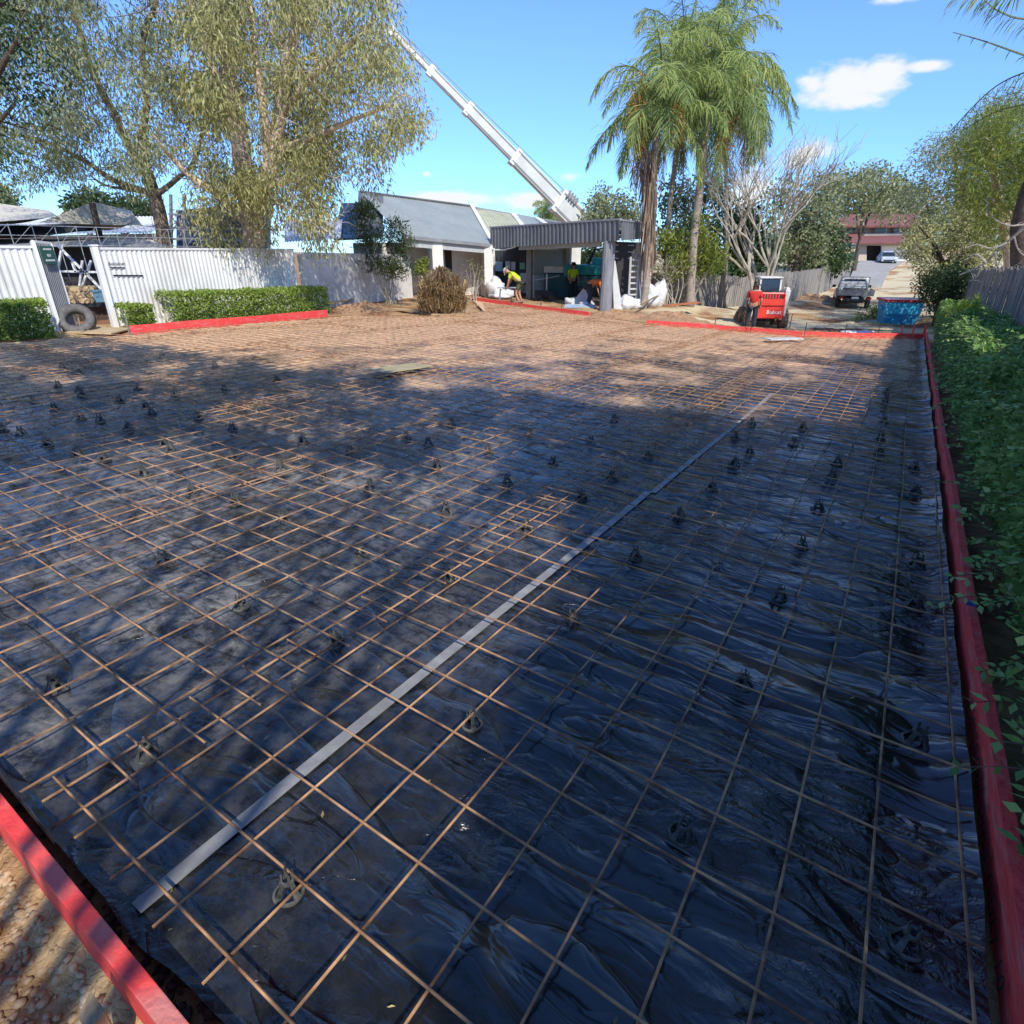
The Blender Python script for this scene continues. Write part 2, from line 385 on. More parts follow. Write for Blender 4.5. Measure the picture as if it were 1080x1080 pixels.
# ------------------------------------------------------------------ ground
def axis(a, b, fine0, fine1, step, grow=1.16):
    xs = list(np.arange(fine0, fine1+1e-6, step)); s = step; x = xs[-1]
    while x < b: s *= grow; x += s; xs.append(x)
    s = step; x = xs[0]; pre = []
    while x > a: s *= grow; x -= s; pre.append(x)
    return np.array(pre[::-1]+xs)
def ground_mat():
    m = bpy.data.materials.new('dry_clay_ground'); m.use_nodes = True; nt = m.node_tree; N = nt.nodes; L = nt.links; b = N['Principled BSDF']
    b.inputs['Roughness'].default_value = .95; b.inputs['Specular IOR Level'].default_value = .2
    tc = N.new('ShaderNodeTexCoord')
    def noise(s, d=8):
        n = N.new('ShaderNodeTexNoise'); n.inputs['Scale'].default_value = s; n.inputs['Detail'].default_value = d; L.new(tc.outputs['Object'], n.inputs['Vector']); return n.outputs['Fac']
    def ramp(src, *st):
        r = N.new('ShaderNodeValToRGB'); e = r.color_ramp.elements
        while len(e) < len(st): e.new(.5)
        for i, (p, c) in enumerate(st): e[i].position = p; e[i].color = (*c, 1)
        L.new(src, r.inputs[0]); return r.outputs[0]
    c1 = ramp(noise(.8), (.35,(.30,.145,.075)), (.48,(.42,.25,.13)), (.6,(.52,.38,.2)), (.72,(.55,.45,.27)))
    c2 = ramp(noise(14), (.3,(.55,.5,.45)), (.7,(1.15,1.1,1.05)))
    mul = N.new('ShaderNodeMixRGB'); mul.blend_type = 'MULTIPLY'; mul.inputs[0].default_value = 1; L.new(c1, mul.inputs[1]); L.new(c2, mul.inputs[2])
    vo = N.new('ShaderNodeTexVoronoi'); vo.feature = 'DISTANCE_TO_EDGE'; vo.inputs['Scale'].default_value = 34
    wv = N.new('ShaderNodeTexNoise'); wv.inputs['Scale'].default_value = 9; L.new(tc.outputs['Object'], wv.inputs['Vector'])
    ad = N.new('ShaderNodeMixRGB'); ad.inputs[0].default_value = .02; L.new(tc.outputs['Object'], ad.inputs[1]); L.new(wv.outputs['Color'], ad.inputs[2]); L.new(ad.outputs[0], vo.inputs['Vector'])
    cr = ramp(vo.outputs['Distance'], (0,(.8,.76,.72)), (.03,(1,1,1)))
    mul2 = N.new('ShaderNodeMixRGB'); mul2.blend_type = 'MULTIPLY'; mul2.inputs[0].default_value = .35; L.new(mul.outputs[0], mul2.inputs[1]); L.new(cr, mul2.inputs[2])
    sx = N.new('ShaderNodeSeparateXYZ'); L.new(tc.outputs['Object'], sx.inputs[0])
    def ss(src, a, b_):
        q_ = N.new('ShaderNodeMapRange'); q_.interpolation_type = 'SMOOTHSTEP'; L.new(src, q_.inputs[0]); q_.inputs[1].default_value = a; q_.inputs[2].default_value = b_; return q_.outputs[0]
    tm1 = N.new('ShaderNodeMath'); tm1.operation = 'MULTIPLY'; L.new(ss(sx.outputs['Y'], 16.5, 18.5), tm1.inputs[0]); L.new(ss(sx.outputs['X'], 4.5, 6.5), tm1.inputs[1])
    tm2 = N.new('ShaderNodeMath'); tm2.operation = 'MULTIPLY'; L.new(tm1.outputs[0], tm2.inputs[0]); L.new(ss(noise(.5, 5), .38, .55), tm2.inputs[1])
    sunlit_mix = N.new('ShaderNodeMixRGB'); sunlit_mix.inputs[2].default_value = (.62,.52,.33,1); L.new(tm2.outputs[0], sunlit_mix.inputs[0]); L.new(mul2.outputs[0], sunlit_mix.inputs[1]); L.new(sunlit_mix.outputs[0], b.inputs['Base Color'])  # sunlight painted into the ground as pale yellow patches around the loader
    mxh = N.new('ShaderNodeMath'); mxh.operation = 'ADD'; L.new(noise(30), mxh.inputs[0])
    mn = N.new('ShaderNodeMath'); mn.operation = 'MINIMUM'; mn.inputs[1].default_value = .12; L.new(vo.outputs['Distance'], mn.inputs[0])
    ml = N.new('ShaderNodeMath'); ml.operation = 'MULTIPLY'; ml.inputs[1].default_value = .8; L.new(mn.outputs[0], ml.inputs[0]); L.new(ml.outputs[0], mxh.inputs[1])
    bp = N.new('ShaderNodeBump'); bp.inputs['Strength'].default_value = .9; bp.inputs['Distance'].default_value = .02; L.new(mxh.outputs[0], bp.inputs['Height']); L.new(bp.outputs[0], b.inputs['Normal'])
    return m
xs = axis(-900, 900, -14, 26, .22); ys = axis(-900, 1200, -3, 46, .22)
xs = np.unique(np.round(np.concatenate([xs[(xs < -2.6) | (xs > .6)], np.arange(-2.6, .61, .05)]), 4)); ys = np.unique(np.round(np.concatenate([ys[(ys < 0) | (ys > 2.6)], np.arange(0, 2.61, .05)]), 4))
XX, YY = np.meshgrid(xs, ys); ZZ = hgt(XX, YY)
uu = XX*U.x+YY*U.y; vv = XX*V.x+YY*V.y
rough = (np.sin(XX*3.1+np.sin(YY*2.3)*1.3)*np.sin(YY*2.7+1.3*np.sin(XX*1.9))*.03+rng.uniform(-.012,.012,XX.shape))
inslab = (uu > .1) & (uu < 23) & (vv > -.9) & (vv < 15)
ZZ = ZZ+np.where(inslab, 0, rough)-np.where((uu < .1), .1*np.clip((.25-uu)/.2, 0, 1), 0)-np.where(inslab, .03, 0)
nx, ny = len(xs), len(ys)
idx = np.arange(nx*ny).reshape(ny, nx)
Fg = np.stack([idx[:-1,:-1], idx[:-1,1:], idx[1:,1:], idx[1:,:-1]], -1).reshape(-1, 4)
from mathutils.bvhtree import BVHTree
_gv = np.stack([XX, YY, ZZ], -1).reshape(-1, 3); GB = BVHTree.FromPolygons([tuple(q) for q in _gv], [tuple(int(i) for i in f) for f in Fg])
def gz(x, y):
    h_ = GB.ray_cast(Vector((x, y, 50)), Vector((0, 0, -1))); return h_[0].z if h_[0] is not None else 0
g = np_mesh('ground', np.stack([XX, YY, ZZ], -1).reshape(-1, 3), Fg, ground_mat(), smooth=True)
tag(g, None, None, kind='structure')

# far driveway up to the house
dv = MB()
for px0, px1, y0, Y0 in [(892,925,303,50)]:
    pts = [(894,930,302,50),(897,935,292,56),(901,940,283,62),(903,955,275.5,69)]
    for a, b in zip(pts[:-1], pts[1:]):
        dv.slab(P(a[0],a[2]-.6,a[3]), P(a[1],a[2]-.6,a[3]), P(b[1],b[2]-.6,b[3]), P(b[0],b[2]-.6,b[3]), .2)
tag(dv.build('driveway', M_conc), None, None, kind='structure')

# ------------------------------------------------------------------ plastic sheet
def plastic_mat():
    m = bpy.data.materials.new('black_polythene'); m.use_nodes = True; nt = m.node_tree; N = nt.nodes; L = nt.links; b = N['Principled BSDF']
    tc = N.new('ShaderNodeTexCoord')
    rot = N.new('ShaderNodeMapping'); rot.inputs['Rotation'].default_value = (0, 0, -math.atan2(U.y, U.x)); L.new(tc.outputs['Object'], rot.inputs[0])
    def noise(s, d=8, st=(1,1,1), rgh=.55, dist=0):
        mp = N.new('ShaderNodeMapping'); mp.inputs['Scale'].default_value = st; L.new(rot.outputs[0], mp.inputs[0])
        n = N.new('ShaderNodeTexNoise'); n.inputs['Scale'].default_value = s; n.inputs['Detail'].default_value = d; n.inputs['Roughness'].default_value = rgh; n.inputs['Distortion'].default_value = dist
        L.new(mp.outputs[0], n.inputs['Vector']); return n.outputs['Fac']
    def mth(op, a, b_=None):
        n = N.new('ShaderNodeMath'); n.operation = op
        for i, q in enumerate((a, b_)):
            if q is None: continue
            if isinstance(q, (int, float)): n.inputs[i].default_value = q
            else: L.new(q, n.inputs[i])
        return n.outputs[0]
    def sstep(src, a, b_):
        r = N.new('ShaderNodeMapRange'); r.interpolation_type = 'SMOOTHSTEP'; L.new(src, r.inputs[0]); r.inputs[1].default_value = a; r.inputs[2].default_value = b_; return r.outputs[0]
    sep = N.new('ShaderNodeSeparateXYZ'); L.new(rot.outputs[0], sep.inputs[0])
    uo, vo_ = sep.outputs['X'], sep.outputs['Y']
    # dust and mud, and a dark maroon band along the side form
    n1 = noise(1.1, 9); n2 = noise(9, 9, rgh=.7); n3 = noise(60, 4, rgh=.8)
    far = mth('ADD', mth('MULTIPLY', uo, .072), mth('MULTIPLY', vo_, .07))
    mud = sstep(mth('ADD', far, mth('MULTIPLY', mth('SUBTRACT', n1, .5), 2.0)), .82, 1.4)
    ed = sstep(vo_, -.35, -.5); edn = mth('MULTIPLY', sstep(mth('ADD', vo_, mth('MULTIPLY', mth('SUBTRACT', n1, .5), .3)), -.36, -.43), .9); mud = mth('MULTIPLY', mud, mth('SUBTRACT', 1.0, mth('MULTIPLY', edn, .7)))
    dust = mth('MULTIPLY', sstep(n2, .36, .66), mth('ADD', .45, mth('MULTIPLY', sstep(n1, .42, .62), .55)))
    left = sstep(vo_, .6, 3.0); dust = mth('MULTIPLY', dust, mth('ADD', .04, mth('MULTIPLY', left, .96)))
    speck = sstep(n3, .68, .76); speck = mth('MULTIPLY', speck, sstep(n2, .5, .62))
    c = N.new('ShaderNodeMixRGB'); c.inputs[1].default_value = (.008,.009,.010,1); c.inputs[2].default_value = (.22,.21,.19,1); L.new(dust, c.inputs[0])
    c2 = N.new('ShaderNodeMixRGB'); L.new(c.outputs[0], c2.inputs[1]); c2.inputs[2].default_value = (.70,.45,.25,1); L.new(mud, c2.inputs[0])
    c3 = N.new('ShaderNodeMixRGB'); L.new(c2.outputs[0], c3.inputs[1]); c3.inputs[2].default_value = (.5,.46,.38,1); L.new(mth('MULTIPLY', speck, .7), c3.inputs[0])
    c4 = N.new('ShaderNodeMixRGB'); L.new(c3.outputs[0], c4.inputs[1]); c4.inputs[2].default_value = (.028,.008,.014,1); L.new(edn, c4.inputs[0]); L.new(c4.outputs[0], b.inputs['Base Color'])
    rg = mth('ADD', .17, mth('MULTIPLY', mth('MAXIMUM', dust, mud), .5)); L.new(rg, b.inputs['Roughness'])
    b.inputs['Specular IOR Level'].default_value = .68; b.inputs['IOR'].default_value = 1.58
    # creases: ridged folds running mostly across the pour, plus crinkles
    f1 = mth('ABSOLUTE', mth('SUBTRACT', noise(1.5, 1.2, (2.3,.6,1), .4, .5), .5)); f2 = mth('ABSOLUTE', mth('SUBTRACT', noise(4.5, 2, (1.8,.7,1), .45, .8), .5)); f3 = mth('ABSOLUTE', mth('SUBTRACT', noise(14, 4, (1.3,.8,1), .6, 1.0), .5))
    calm = sstep(noise(.9, 2), .42, .6)
    f0 = noise(.9, 2, (2.6,.6,1), .4, .4)
    h = mth('ADD', mth('MULTIPLY', f0, 3.0), mth('ADD', mth('ADD', mth('MULTIPLY', mth('SQRT', f1), 1.7), mth('MULTIPLY', mth('MULTIPLY', f2, mth('ADD', .35, calm)), 1.7)), mth('MULTIPLY', mth('MULTIPLY', f3, calm), .45)))
    bp = N.new('ShaderNodeBump'); bp.inputs['Strength'].default_value = 1; bp.inputs['Distance'].default_value = .034; L.new(h, bp.inputs['Height']); L.new(bp.outputs[0], b.inputs['Normal'])
    return m
def sheet_z(u, v):
    q = Vector((u*1.1, v*.5, 0)); a = mnoise.noise(q*1.3); b = 1-abs(mnoise.noise(Vector((u*1.9+3, v*.8+.6*u, 1)))*2)
    c = 1-abs(mnoise.noise(Vector((u*.8-.5*v, v*1.4, 5)))*2)
    k_ = min(1, max(.12, (abs(v-1.47)-.07)/.18)) if u < 10 else 1
    return (.014*a+.024*max(0, b-.62)/.38+.02*max(0, c-.7)/.3)*k_
us = np.arange(.24, 23.01, .085); vs = np.arange(-.6, 17.2, .085)
Vp = []; pid = {}; Fp = []
for i, u in enumerate(us):
    for j, v in enumerate(vs):
        pid[i, j] = len(Vp)
        e = .02*mnoise.noise(Vector((v*3, u*3, 0))) if i < 2 else 0
        du = e*2+(.03*math.sin(v*2.3) if i == 0 else 0)
        z = sheet_z(u, v)+.006
        if j == 0: z += .05+.05*mnoise.noise(Vector((u*1.7, 0, 9)))
        if j == 1: z += .012
        q = UV(u+du, v, z); Vp.append(tuple(q))
for i in range(len(us)-1):
    for j in range(len(vs)-1):
        if inpoly(max(us[i]+.04, .3), max(vs[j]+.04, -.49), SLAB): Fp.append((pid[i,j], pid[i+1,j], pid[i+1,j+1], pid[i,j+1]))
Vp = np.array(Vp); Fp = np.array(Fp); used = np.unique(Fp); remap = np.zeros(len(Vp), int); remap[used] = np.arange(len(used))
ps = np_mesh('plastic_sheet', Vp[used], remap[Fp], plastic_mat(), smooth=True)
tag(ps, 'wrinkled black polythene sheet spread over the whole pour area under the mesh', 'plastic sheet')

# joint tape
tm = mat('dusty_silver_tape', (.32,.32,.31), (.2,.2,.2), rough=.6, scale=9, bump=.05, dirt=(.2,.19,.17))
def strip(pts, wd, dz):
    mb = MB(); prev = None
    for i, (u, v) in enumerate(pts):
        wv = wd*(1+.015*math.sin(i*.7))
        a = UV(u, v-wv/2, sheet_z(u, v-wv/2)*.3+dz+.008); b = UV(u, v+wv/2, sheet_z(u, v+wv/2)*.3+dz+.008)
        if prev: mb.quad(prev[0], a, b, prev[1])
        prev = (a, b)
    return mb
pts = [(.27+i*.05, 1.5+.008*math.sin(i*.07)) for i in range(84)]
tag(strip(pts, .054, .009).build('joint_tape', tm), 'long silver joint tape on the plastic running diagonally through the foreground', 'tape')
pts = [(4.42+i*.08, 1.45+.01*math.sin(i*.09+1)) for i in range(66)]
tag(strip(pts, .05, .009).build('joint_tape', tm), 'farther silver joint tape on the plastic, offset from the foreground strip', 'tape')

# ------------------------------------------------------------------ reinforcing mesh sheets
M_rust = bpy.data.materials.new('rusty_reinforcing_steel'); M_rust.use_nodes = True
_n = M_rust.node_tree; _b = _n.nodes['Principled BSDF']; _b.inputs['Metallic'].default_value = 0; _b.inputs['Roughness'].default_value = .8; _b.inputs['Specular IOR Level'].default_value = .25
_tc = _n.nodes.new('ShaderNodeTexCoord'); _no = _n.nodes.new('ShaderNodeTexNoise'); _no.inputs['Scale'].default_value = 9; _no.inputs['Detail'].default_value = 8; _r = _n.nodes.new('ShaderNodeValToRGB')
_r.color_ramp.elements[0].position = .3; _r.color_ramp.elements[0].color = (.085,.04,.026,1); _r.color_ramp.elements[1].position = .7; _r.color_ramp.elements[1].color = (.64,.37,.19,1)
_n.links.new(_tc.outputs['Object'], _no.inputs['Vector']); _n.links.new(_no.outputs['Fac'], _r.inputs[0]); _n.links.new(_r.outputs[0], _b.inputs['Base Color'])
_w = _n.nodes.new('ShaderNodeTexNoise'); _w.inputs['Scale'].default_value = 160; _bp = _n.nodes.new('ShaderNodeBump'); _bp.inputs['Strength'].default_value = .6; _bp.inputs['Distance'].default_value = .003
_n.links.new(_tc.outputs['Object'], _w.inputs['Vector']); _n.links.new(_w.outputs['Fac'], _bp.inputs['Height']); _n.links.new(_bp.outputs[0], _b.inputs['Normal'])
BARZ = .07; PIT = .24
MESHPOLY = [(.2,-.598),(21.6,-.5),(18.4,6.9),(19.4,9.9),(21.9,16.0),(17.4,12.5),(14.7,12.7),(12.7,14.3),(6.1,14.0),(.22,14.6)]
def mesh_sheet(u0, v0, nu, nv, ang, lift, label, su=1):
    ca, sa = math.cos(ang), math.sin(ang); mb = MB()
    seed = random.random()*50
    def pt(a, b, z):
        u = u0+a*ca-b*sa; v = v0+a*sa+b*ca
        return u, v, z+lift+.014*mnoise.noise(Vector((u*.55+seed, v*.55, 0)))+.004*mnoise.noise(Vector((u*2.5, v*2.5+seed, 3)))
    LU = nu*PIT; LV = nv*PIT; ov = .07
    def run(f, length, r):
        n = max(2, int(length/.04)); cur = []
        for i in range(n+1):
            u, v, z = f(i/n)
            if inpoly(u, v, MESHPOLY): cur.append(UV(u, v, z))
            else:
                if len(cur) > 1: mb.tube(cur[::10]+([cur[-1]] if (len(cur)-1) % 10 else []), r, 5)
                cur = []
        if len(cur) > 1: mb.tube(cur[::10]+([cur[-1]] if (len(cur)-1) % 10 else []), r, 5)
    for j in range(nv+1):
        b = j*PIT+random.gauss(0, .004); r = .0046
        run(lambda t: pt(-ov+t*(LU+2*ov), b+.006*math.sin(t*5+j), BARZ), LU, r)
    for i in range(nu+1):
        a = i*PIT+random.gauss(0, .004)
        run(lambda t: pt(a+.006*math.sin(t*4+i), -ov+t*(LV+2*ov), BARZ+.0095), LV, .0048)
    if len(mb.v) > 400:
        tag(mb.build('reinforcing_mesh', M_rust), label, 'steel mesh', 'sheets of rusty reinforcing mesh laid over the plastic')
strips = [(-.56, 11, .33, 7), (1.9, 10, .22, 6.72), (4.12, 10, .5, 7), (6.33, 10, .3, 7), (8.5, 10, .45, 7), (10.7, 10, .3, 7), (12.9, 10, .4, 7)]
strip_names = ['beside the right hand formwork', 'just left of the silver tape', 'in the second strip left of the tape', 'in the middle strip of the pour', 'in the strip left of the middle', 'in the sixth strip, towards the hedges', 'in the strip nearest the white fence']
pos_names = ['nearest sheet', 'second sheet from the camera', 'third sheet from the camera', 'farthest sheet']
k = 0
for si, (v0, nv, u0, off) in enumerate(strips):
    u = u0-(0 if si in (0, 1) else (3.1 if si % 2 else 0)); c = 0
    while u < 22:
        mesh_sheet(u, v0+.02*si, 29 if not (si == 1 and c == 0) else 27, nv, random.gauss(0, .0022), .011*((si+c) % 2), 'rusty steel mesh, '+pos_names[min(c, 3)]+' '+strip_names[si])
        u += 29*PIT-.3; c += 1
        if c > 3: break

# ------------------------------------------------------------------ bar chairs
M_chair = mat('dusty_black_plastic', (.12,.12,.105), (.022,.022,.02), rough=.7, scale=30)
def chair_parts():
    parts = []
    r = MB(); pr = []
    for k in range(20):
        a = 2*math.pi*k/20; pr.append(Vector((.054*math.cos(a), .054*math.sin(a), .006)))
    r.lathe((0,0,0), [(.048,.002),(.058,.002),(.058,.009),(.048,.012),(.048,.002)], 20); parts.append(('base_ring', r))
    for k in range(4):
        a = math.pi/2*k+.4; l = MB(); d = Vector((math.cos(a), math.sin(a), 0)); t = Vector((-d.y, d.x, 0))
        b0 = d*.052+Vector((0,0,.008)); b1 = d*.024+Vector((0,0,.062))
        l.hexa([b0-t*.013, b0+t*.013, b0+t*.013-d*.007, b0-t*.013-d*.007, b1-t*.007, b1+t*.007, b1+t*.007-d*.006, b1-t*.007-d*.006]); parts.append(('leg', l))
    h = MB(); h.lathe((0,0,0), [(.027,.055),(.027,.066),(.018,.069),(.018,.055),(.027,.055)], 14)
    for k in range(4):
        a = math.pi/2*k; d = Vector((math.cos(a), math.sin(a), 0)); h.bar(d*.022+Vector((0,0,.062)), d*.02+Vector((0,0,.094)), .009, .005, d)
    parts.append(('head', h)); return parts
near_src = None
prt = chair_parts(); allmb = MB()
for nm, m_ in prt:
    n = len(allmb.v); allmb.v += m_.v; allmb.f += [tuple(i+n for i in f) for f in m_.f]
far_me = bpy.data.meshes.new('bar_chair'); far_me.from_pydata([tuple(q) for q in allmb.v], [], allmb.f); far_me.materials.append(M_chair)
near_me = []
for nm, m_ in prt:
    me = bpy.data.meshes.new(nm); me.from_pydata([tuple(q) for q in m_.v], [], m_.f); me.materials.append(M_chair); near_me.append((nm, me))
near = [((306,948),'shaded bar chair low in the foreground right of the silver tape'),((718,882),'shaded bar chair in the foreground with plastic puckered around it'),
 ((498,766),'pale sunlit bar chair standing just right of the silver tape'),((783,727),'dark bar chair in shade two rows nearer than the tape end'),
 ((60,730),'sunlit bar chair nearest the left edge of the picture'),((158,800),'sunlit broken looking bar chair at the near mesh overlap'),
 ((355,680),'sunlit bar chair beside the double bars left of the tape'),((603,660),'half lit bar chair right of the tape in the middle of the slab'),
 ((670,592),'dark bar chair right of the tape bend'),((821,634),'dark upright bar chair halfway along the right hand mesh'),
 ((255,642),'sunlit bar chair between the left overlap and the tape'),((381,585),'bright bar chair in the centre of the sunlit patch'),
 ((475,612),'yellowish bar chair at the crossing overlaps in the sunlit patch'),((952,1002),'black bar chair in deep shade at the near end of the red side board'),
 ((845,579),'dark bar chair just behind the upright one on the right'),((716,549),'dark bar chair beside the straight part of the tape')]
CG = 'black bar chairs holding up the mesh'
for (px, py), lb in near:
    q = G(px, py); u, v = toUV(q); o = thing('bar_chair', UV(u, v, sheet_z(u, v)+.004), lb, 'bar chair', CG); o.rotation_euler = (random.gauss(0,.06), random.gauss(0,.06), random.uniform(0, 6))
    for nm, me in near_me:
        c = bpy.data.objects.new(nm, me); col.objects.link(c); c.parent = o; c.scale = (.8, .8, .93)
far = [(174,590),(299,546),(555,555),(391,514),(471,536),(204,518),(153,500),(246,480),(342,501),(297,494),(250,529),(111,484),(83,477),(181,472),(174,464),(137,451),(51,465),(23,453),(3,449),(107,442),(86,437),(59,429),(161,434),(155,427),(210,439),(246,449),(271,430),(127,420),(87,414),(84,409),(36,421),(146,406),(237,406),(186,414),(227,381),(62,402),(85,392),(66,383),(461,490),(535,507),(515,472),(476,445),(452,466),(429,459),(370,475),(320,462),(307,437),(292,396),
 (583,485),(558,456),(613,521),(645,501),(683,479),(623,466),(647,443),(750,513),(774,488),(790,474),(836,465),(846,449),(775,457),(792,444),(882,486),(876,502),(862,533),(927,474),(928,458),(931,443),(931,431),(933,420),(934,411),(963,491),(964,518),(967,592),(962,640),(965,780)]
for px, py in far:
    q = G(px, py+6); u, v = toUV(q); o = bpy.data.objects.new('bar_chair', far_me); col.objects.link(o)
    o.location = UV(u, v, sheet_z(u, v)+.004); o.rotation_euler = (0, 0, random.uniform(0, 6))
    if v < -.3: lb = 'black bar chair in the row tight against the red side formwork'
    elif px > 920: lb = 'small black bar chair in the straight far row inside the right hand shadow'
    elif v < 1.5: lb = 'small dark bar chair standing in blue shade right of the silver tape'
    elif py > 485 and px < 500: lb = 'small bar chair near the upper border of the sunlit mesh patch'
    elif px < 330: lb = 'small black bar chair in the broad tree shadow on the left'
    else: lb = 'small dark bar chair in patchy shade near the centre left of the tape'
    tag(o, lb, 'bar chair', CG)

# ------------------------------------------------------------------ formwork
def fboard(a, b, h, t, label, z0=-.02, bow=.0, group='red formwork boards edging the pour', m=None):
    a = Vector(a); b = Vector(b); d = (b-a).normalized(); nrm_ = Vector((-d.y, d.x, 0)); n = max(2, int((b-a).length/.6)); mb = MB()
    base = len(mb.v)
    for i in range(n+1):
        q = a.lerp(b, i/n)+nrm_*bow*math.sin(math.pi*i/n)+Vector((0,0,.006*math.sin(i*1.3)))
        for s_, z in ((0, z0), (t, z0), (t, h), (0, h)): mb.v.append(q+nrm_*s_+Vector((0,0,z)))
    for i in range(n):
        o_ = base+4*i
        for k in range(4): mb.f.append((o_+k, o_+(k+1) % 4, o_+4+(k+1) % 4, o_+4+k))
    mb.f.append((base, base+3, base+2, base+1)); e = base+4*n; mb.f.append((e, e+1, e+2, e+3))
    o = mb.build('formwork_board', m or M_red, bevel=.003); tag(o, label, 'formwork board', group); return o
segs = [(-.35, 3.6), (3.603, 7.2), (7.203, 11.9), (11.903, 16.4), (16.403, 22.0)]
names = ['nearest red board of the right side formwork with black stencilled lettering', 'second red board of the right side formwork, with a blue mark at its joint', 'third red board along the right side formwork', 'fourth red board along the right side formwork by the hedge', 'farthest red board of the right side formwork by the blue bin']
rb = []
for i, ((a, b), nm) in enumerate(zip(segs, names)):
    off = .006*(i % 2)
    rb.append(fboard(UV(b, -.632-off), UV(a, -.632-off), .165, -.045 if False else .045, nm, bow=.01))
# stencilled lettering on inner face of the nearest board
M_ink = mat('faded_black_ink', (.02,.004,.006), (.05,.006,.01), rough=.8, scale=40)
def text(body, size, origin, right, up, m, parent, name='lettering', ext=.0005, shear=0, spacing=1):
    cu = bpy.data.curves.new(name, 'FONT'); cu.body = body; cu.size = size; cu.extrude = ext; cu.shear = shear; cu.space_character = spacing; cu.resolution_u = 3
    t = bpy.data.objects.new(name, cu); col.objects.link(t)
    me = bpy.data.meshes.new_from_object(t); col.objects.unlink(t); bpy.data.objects.remove(t)
    right = Vector(right).normalized(); up = Vector(up).normalized(); nn = right.cross(up)
    Mx = Matrix((right, up, nn)).transposed().to_4x4(); Mx.translation = Vector(origin)-absloc(parent); me.transform(Mx)
    return link_mesh(name, me, parent, m)
text('FORMWORK ONLY (SGL) 10', .085, UV(2.75, -.6285, .045), -U, (0,0,1), M_ink, rb[0], shear=.2, spacing=1.25)
M_bluepaint = mat('blue_marker_paint', (.03,.06,.3), rough=.6)
bm_ = MB(); bm_.box(UV(3.55, -.652, .167), (.05, .05, .004), U); bm_.build('blue_mark', M_bluepaint, rb[1])

# near end board, lit from outside
nb = fboard(UV(.145, -.63), UV(.145, 3.2), .16, -.042, 'sunlit red end board in the near left corner with timber stake against it', z0=-.06)
nb2 = fboard(UV(.147, 3.203), UV(.147, 8.5), .16, -.042, 'red end board continuing left out of the picture', z0=-.06)
# left edge board before the hedge
lf = [G(138,353), G(240,344), G(345,334)]
fboard(lf[1]-Vector((0,0,0)), lf[0], .2, .045, 'sunlit red board below the hedges, half nearer the gate')
fboard(lf[2], lf[1]+Vector((.02,.03,0)), .2, .045, 'sunlit red board below the long hedge, half ending at the rubble')
fboard(G(540,323), G(498,317), .16, .05, 'red board at the back, left half in front of the worker in the lime shirt')
fboard(G(622,334), G(541,323.3), .16, .05, 'red board at the back, right half ending near the grey column')
fboard(G(752,348), G(682,343), .16, .05, 'red board at the back right, left third beside the dirt mound')
fboard(G(846,356), G(753,348.2), .16, .05, 'red board at the back right, middle third in front of the loader')
fboard(G(971,358), G(847,356), .16, .05, 'red board at the back right, right third in front of the blue bin')
for i, (px, py) in enumerate([(951,351),(963,350)]):
    q = G(px, py); mb = MB(); mb.box(q+Vector((0,0,.08)), (.2,.045,.3), U); tag(mb.build('formwork_offcut', M_red, bevel=.003), ['red offcut standing left of the corner post', 'red offcut standing against the far corner post'][i], 'timber offcut', 'red offcuts at the far corner')
cp = MB(); cp.box(G(973,357)+Vector((0,0,.17)), (.09,.07,.42), U); tag(cp.build('corner_post', M_red, bevel=.004), 'short red post at the far right corner of the formwork', 'post')
# timber stake near left
st = MB(); q = UV(.075, 1.235); a = Vector((q.x, q.y, plane(q.x,q.y)-.45)); b = Vector((q.x-.005, q.y-.0, plane(q.x,q.y)+.15))
d = V
st.hexa([a-U*.02-d*.035, a+U*.02-d*.035, a+U*.02+d*.035, a-U*.02+d*.035, b-U*.02-d*.033-Vector((0,0,.015)), b+U*.02-d*.033, b+U*.02+d*.033+Vector((0,0,.01)), b-U*.02+d*.033-Vector((0,0,.03))])
tag(st.build('timber_stake', M_wood, bevel=.003), 'rough timber stake driven beside the near red board', 'stake')
for i, (px, py) in enumerate([(1057,648),(1066,640),(990,455)]):
    if i == 1: continue
    q = G(px, py); mb = MB(); base = Vector((q.x, q.y, q.z)); uvq = toUV(q); base = UV(uvq[0], min(uvq[1], -.72), 0)
    mb.bar(base-Vector((0,0,.2)), base+Vector((.02,.02,.2)), .045, .035, U); tag(mb.build('timber_stake', M_wood, bevel=.002), ['timber stake behind the right board at mid length', '', 'small timber stake behind the right board farther along'][i], 'stake')
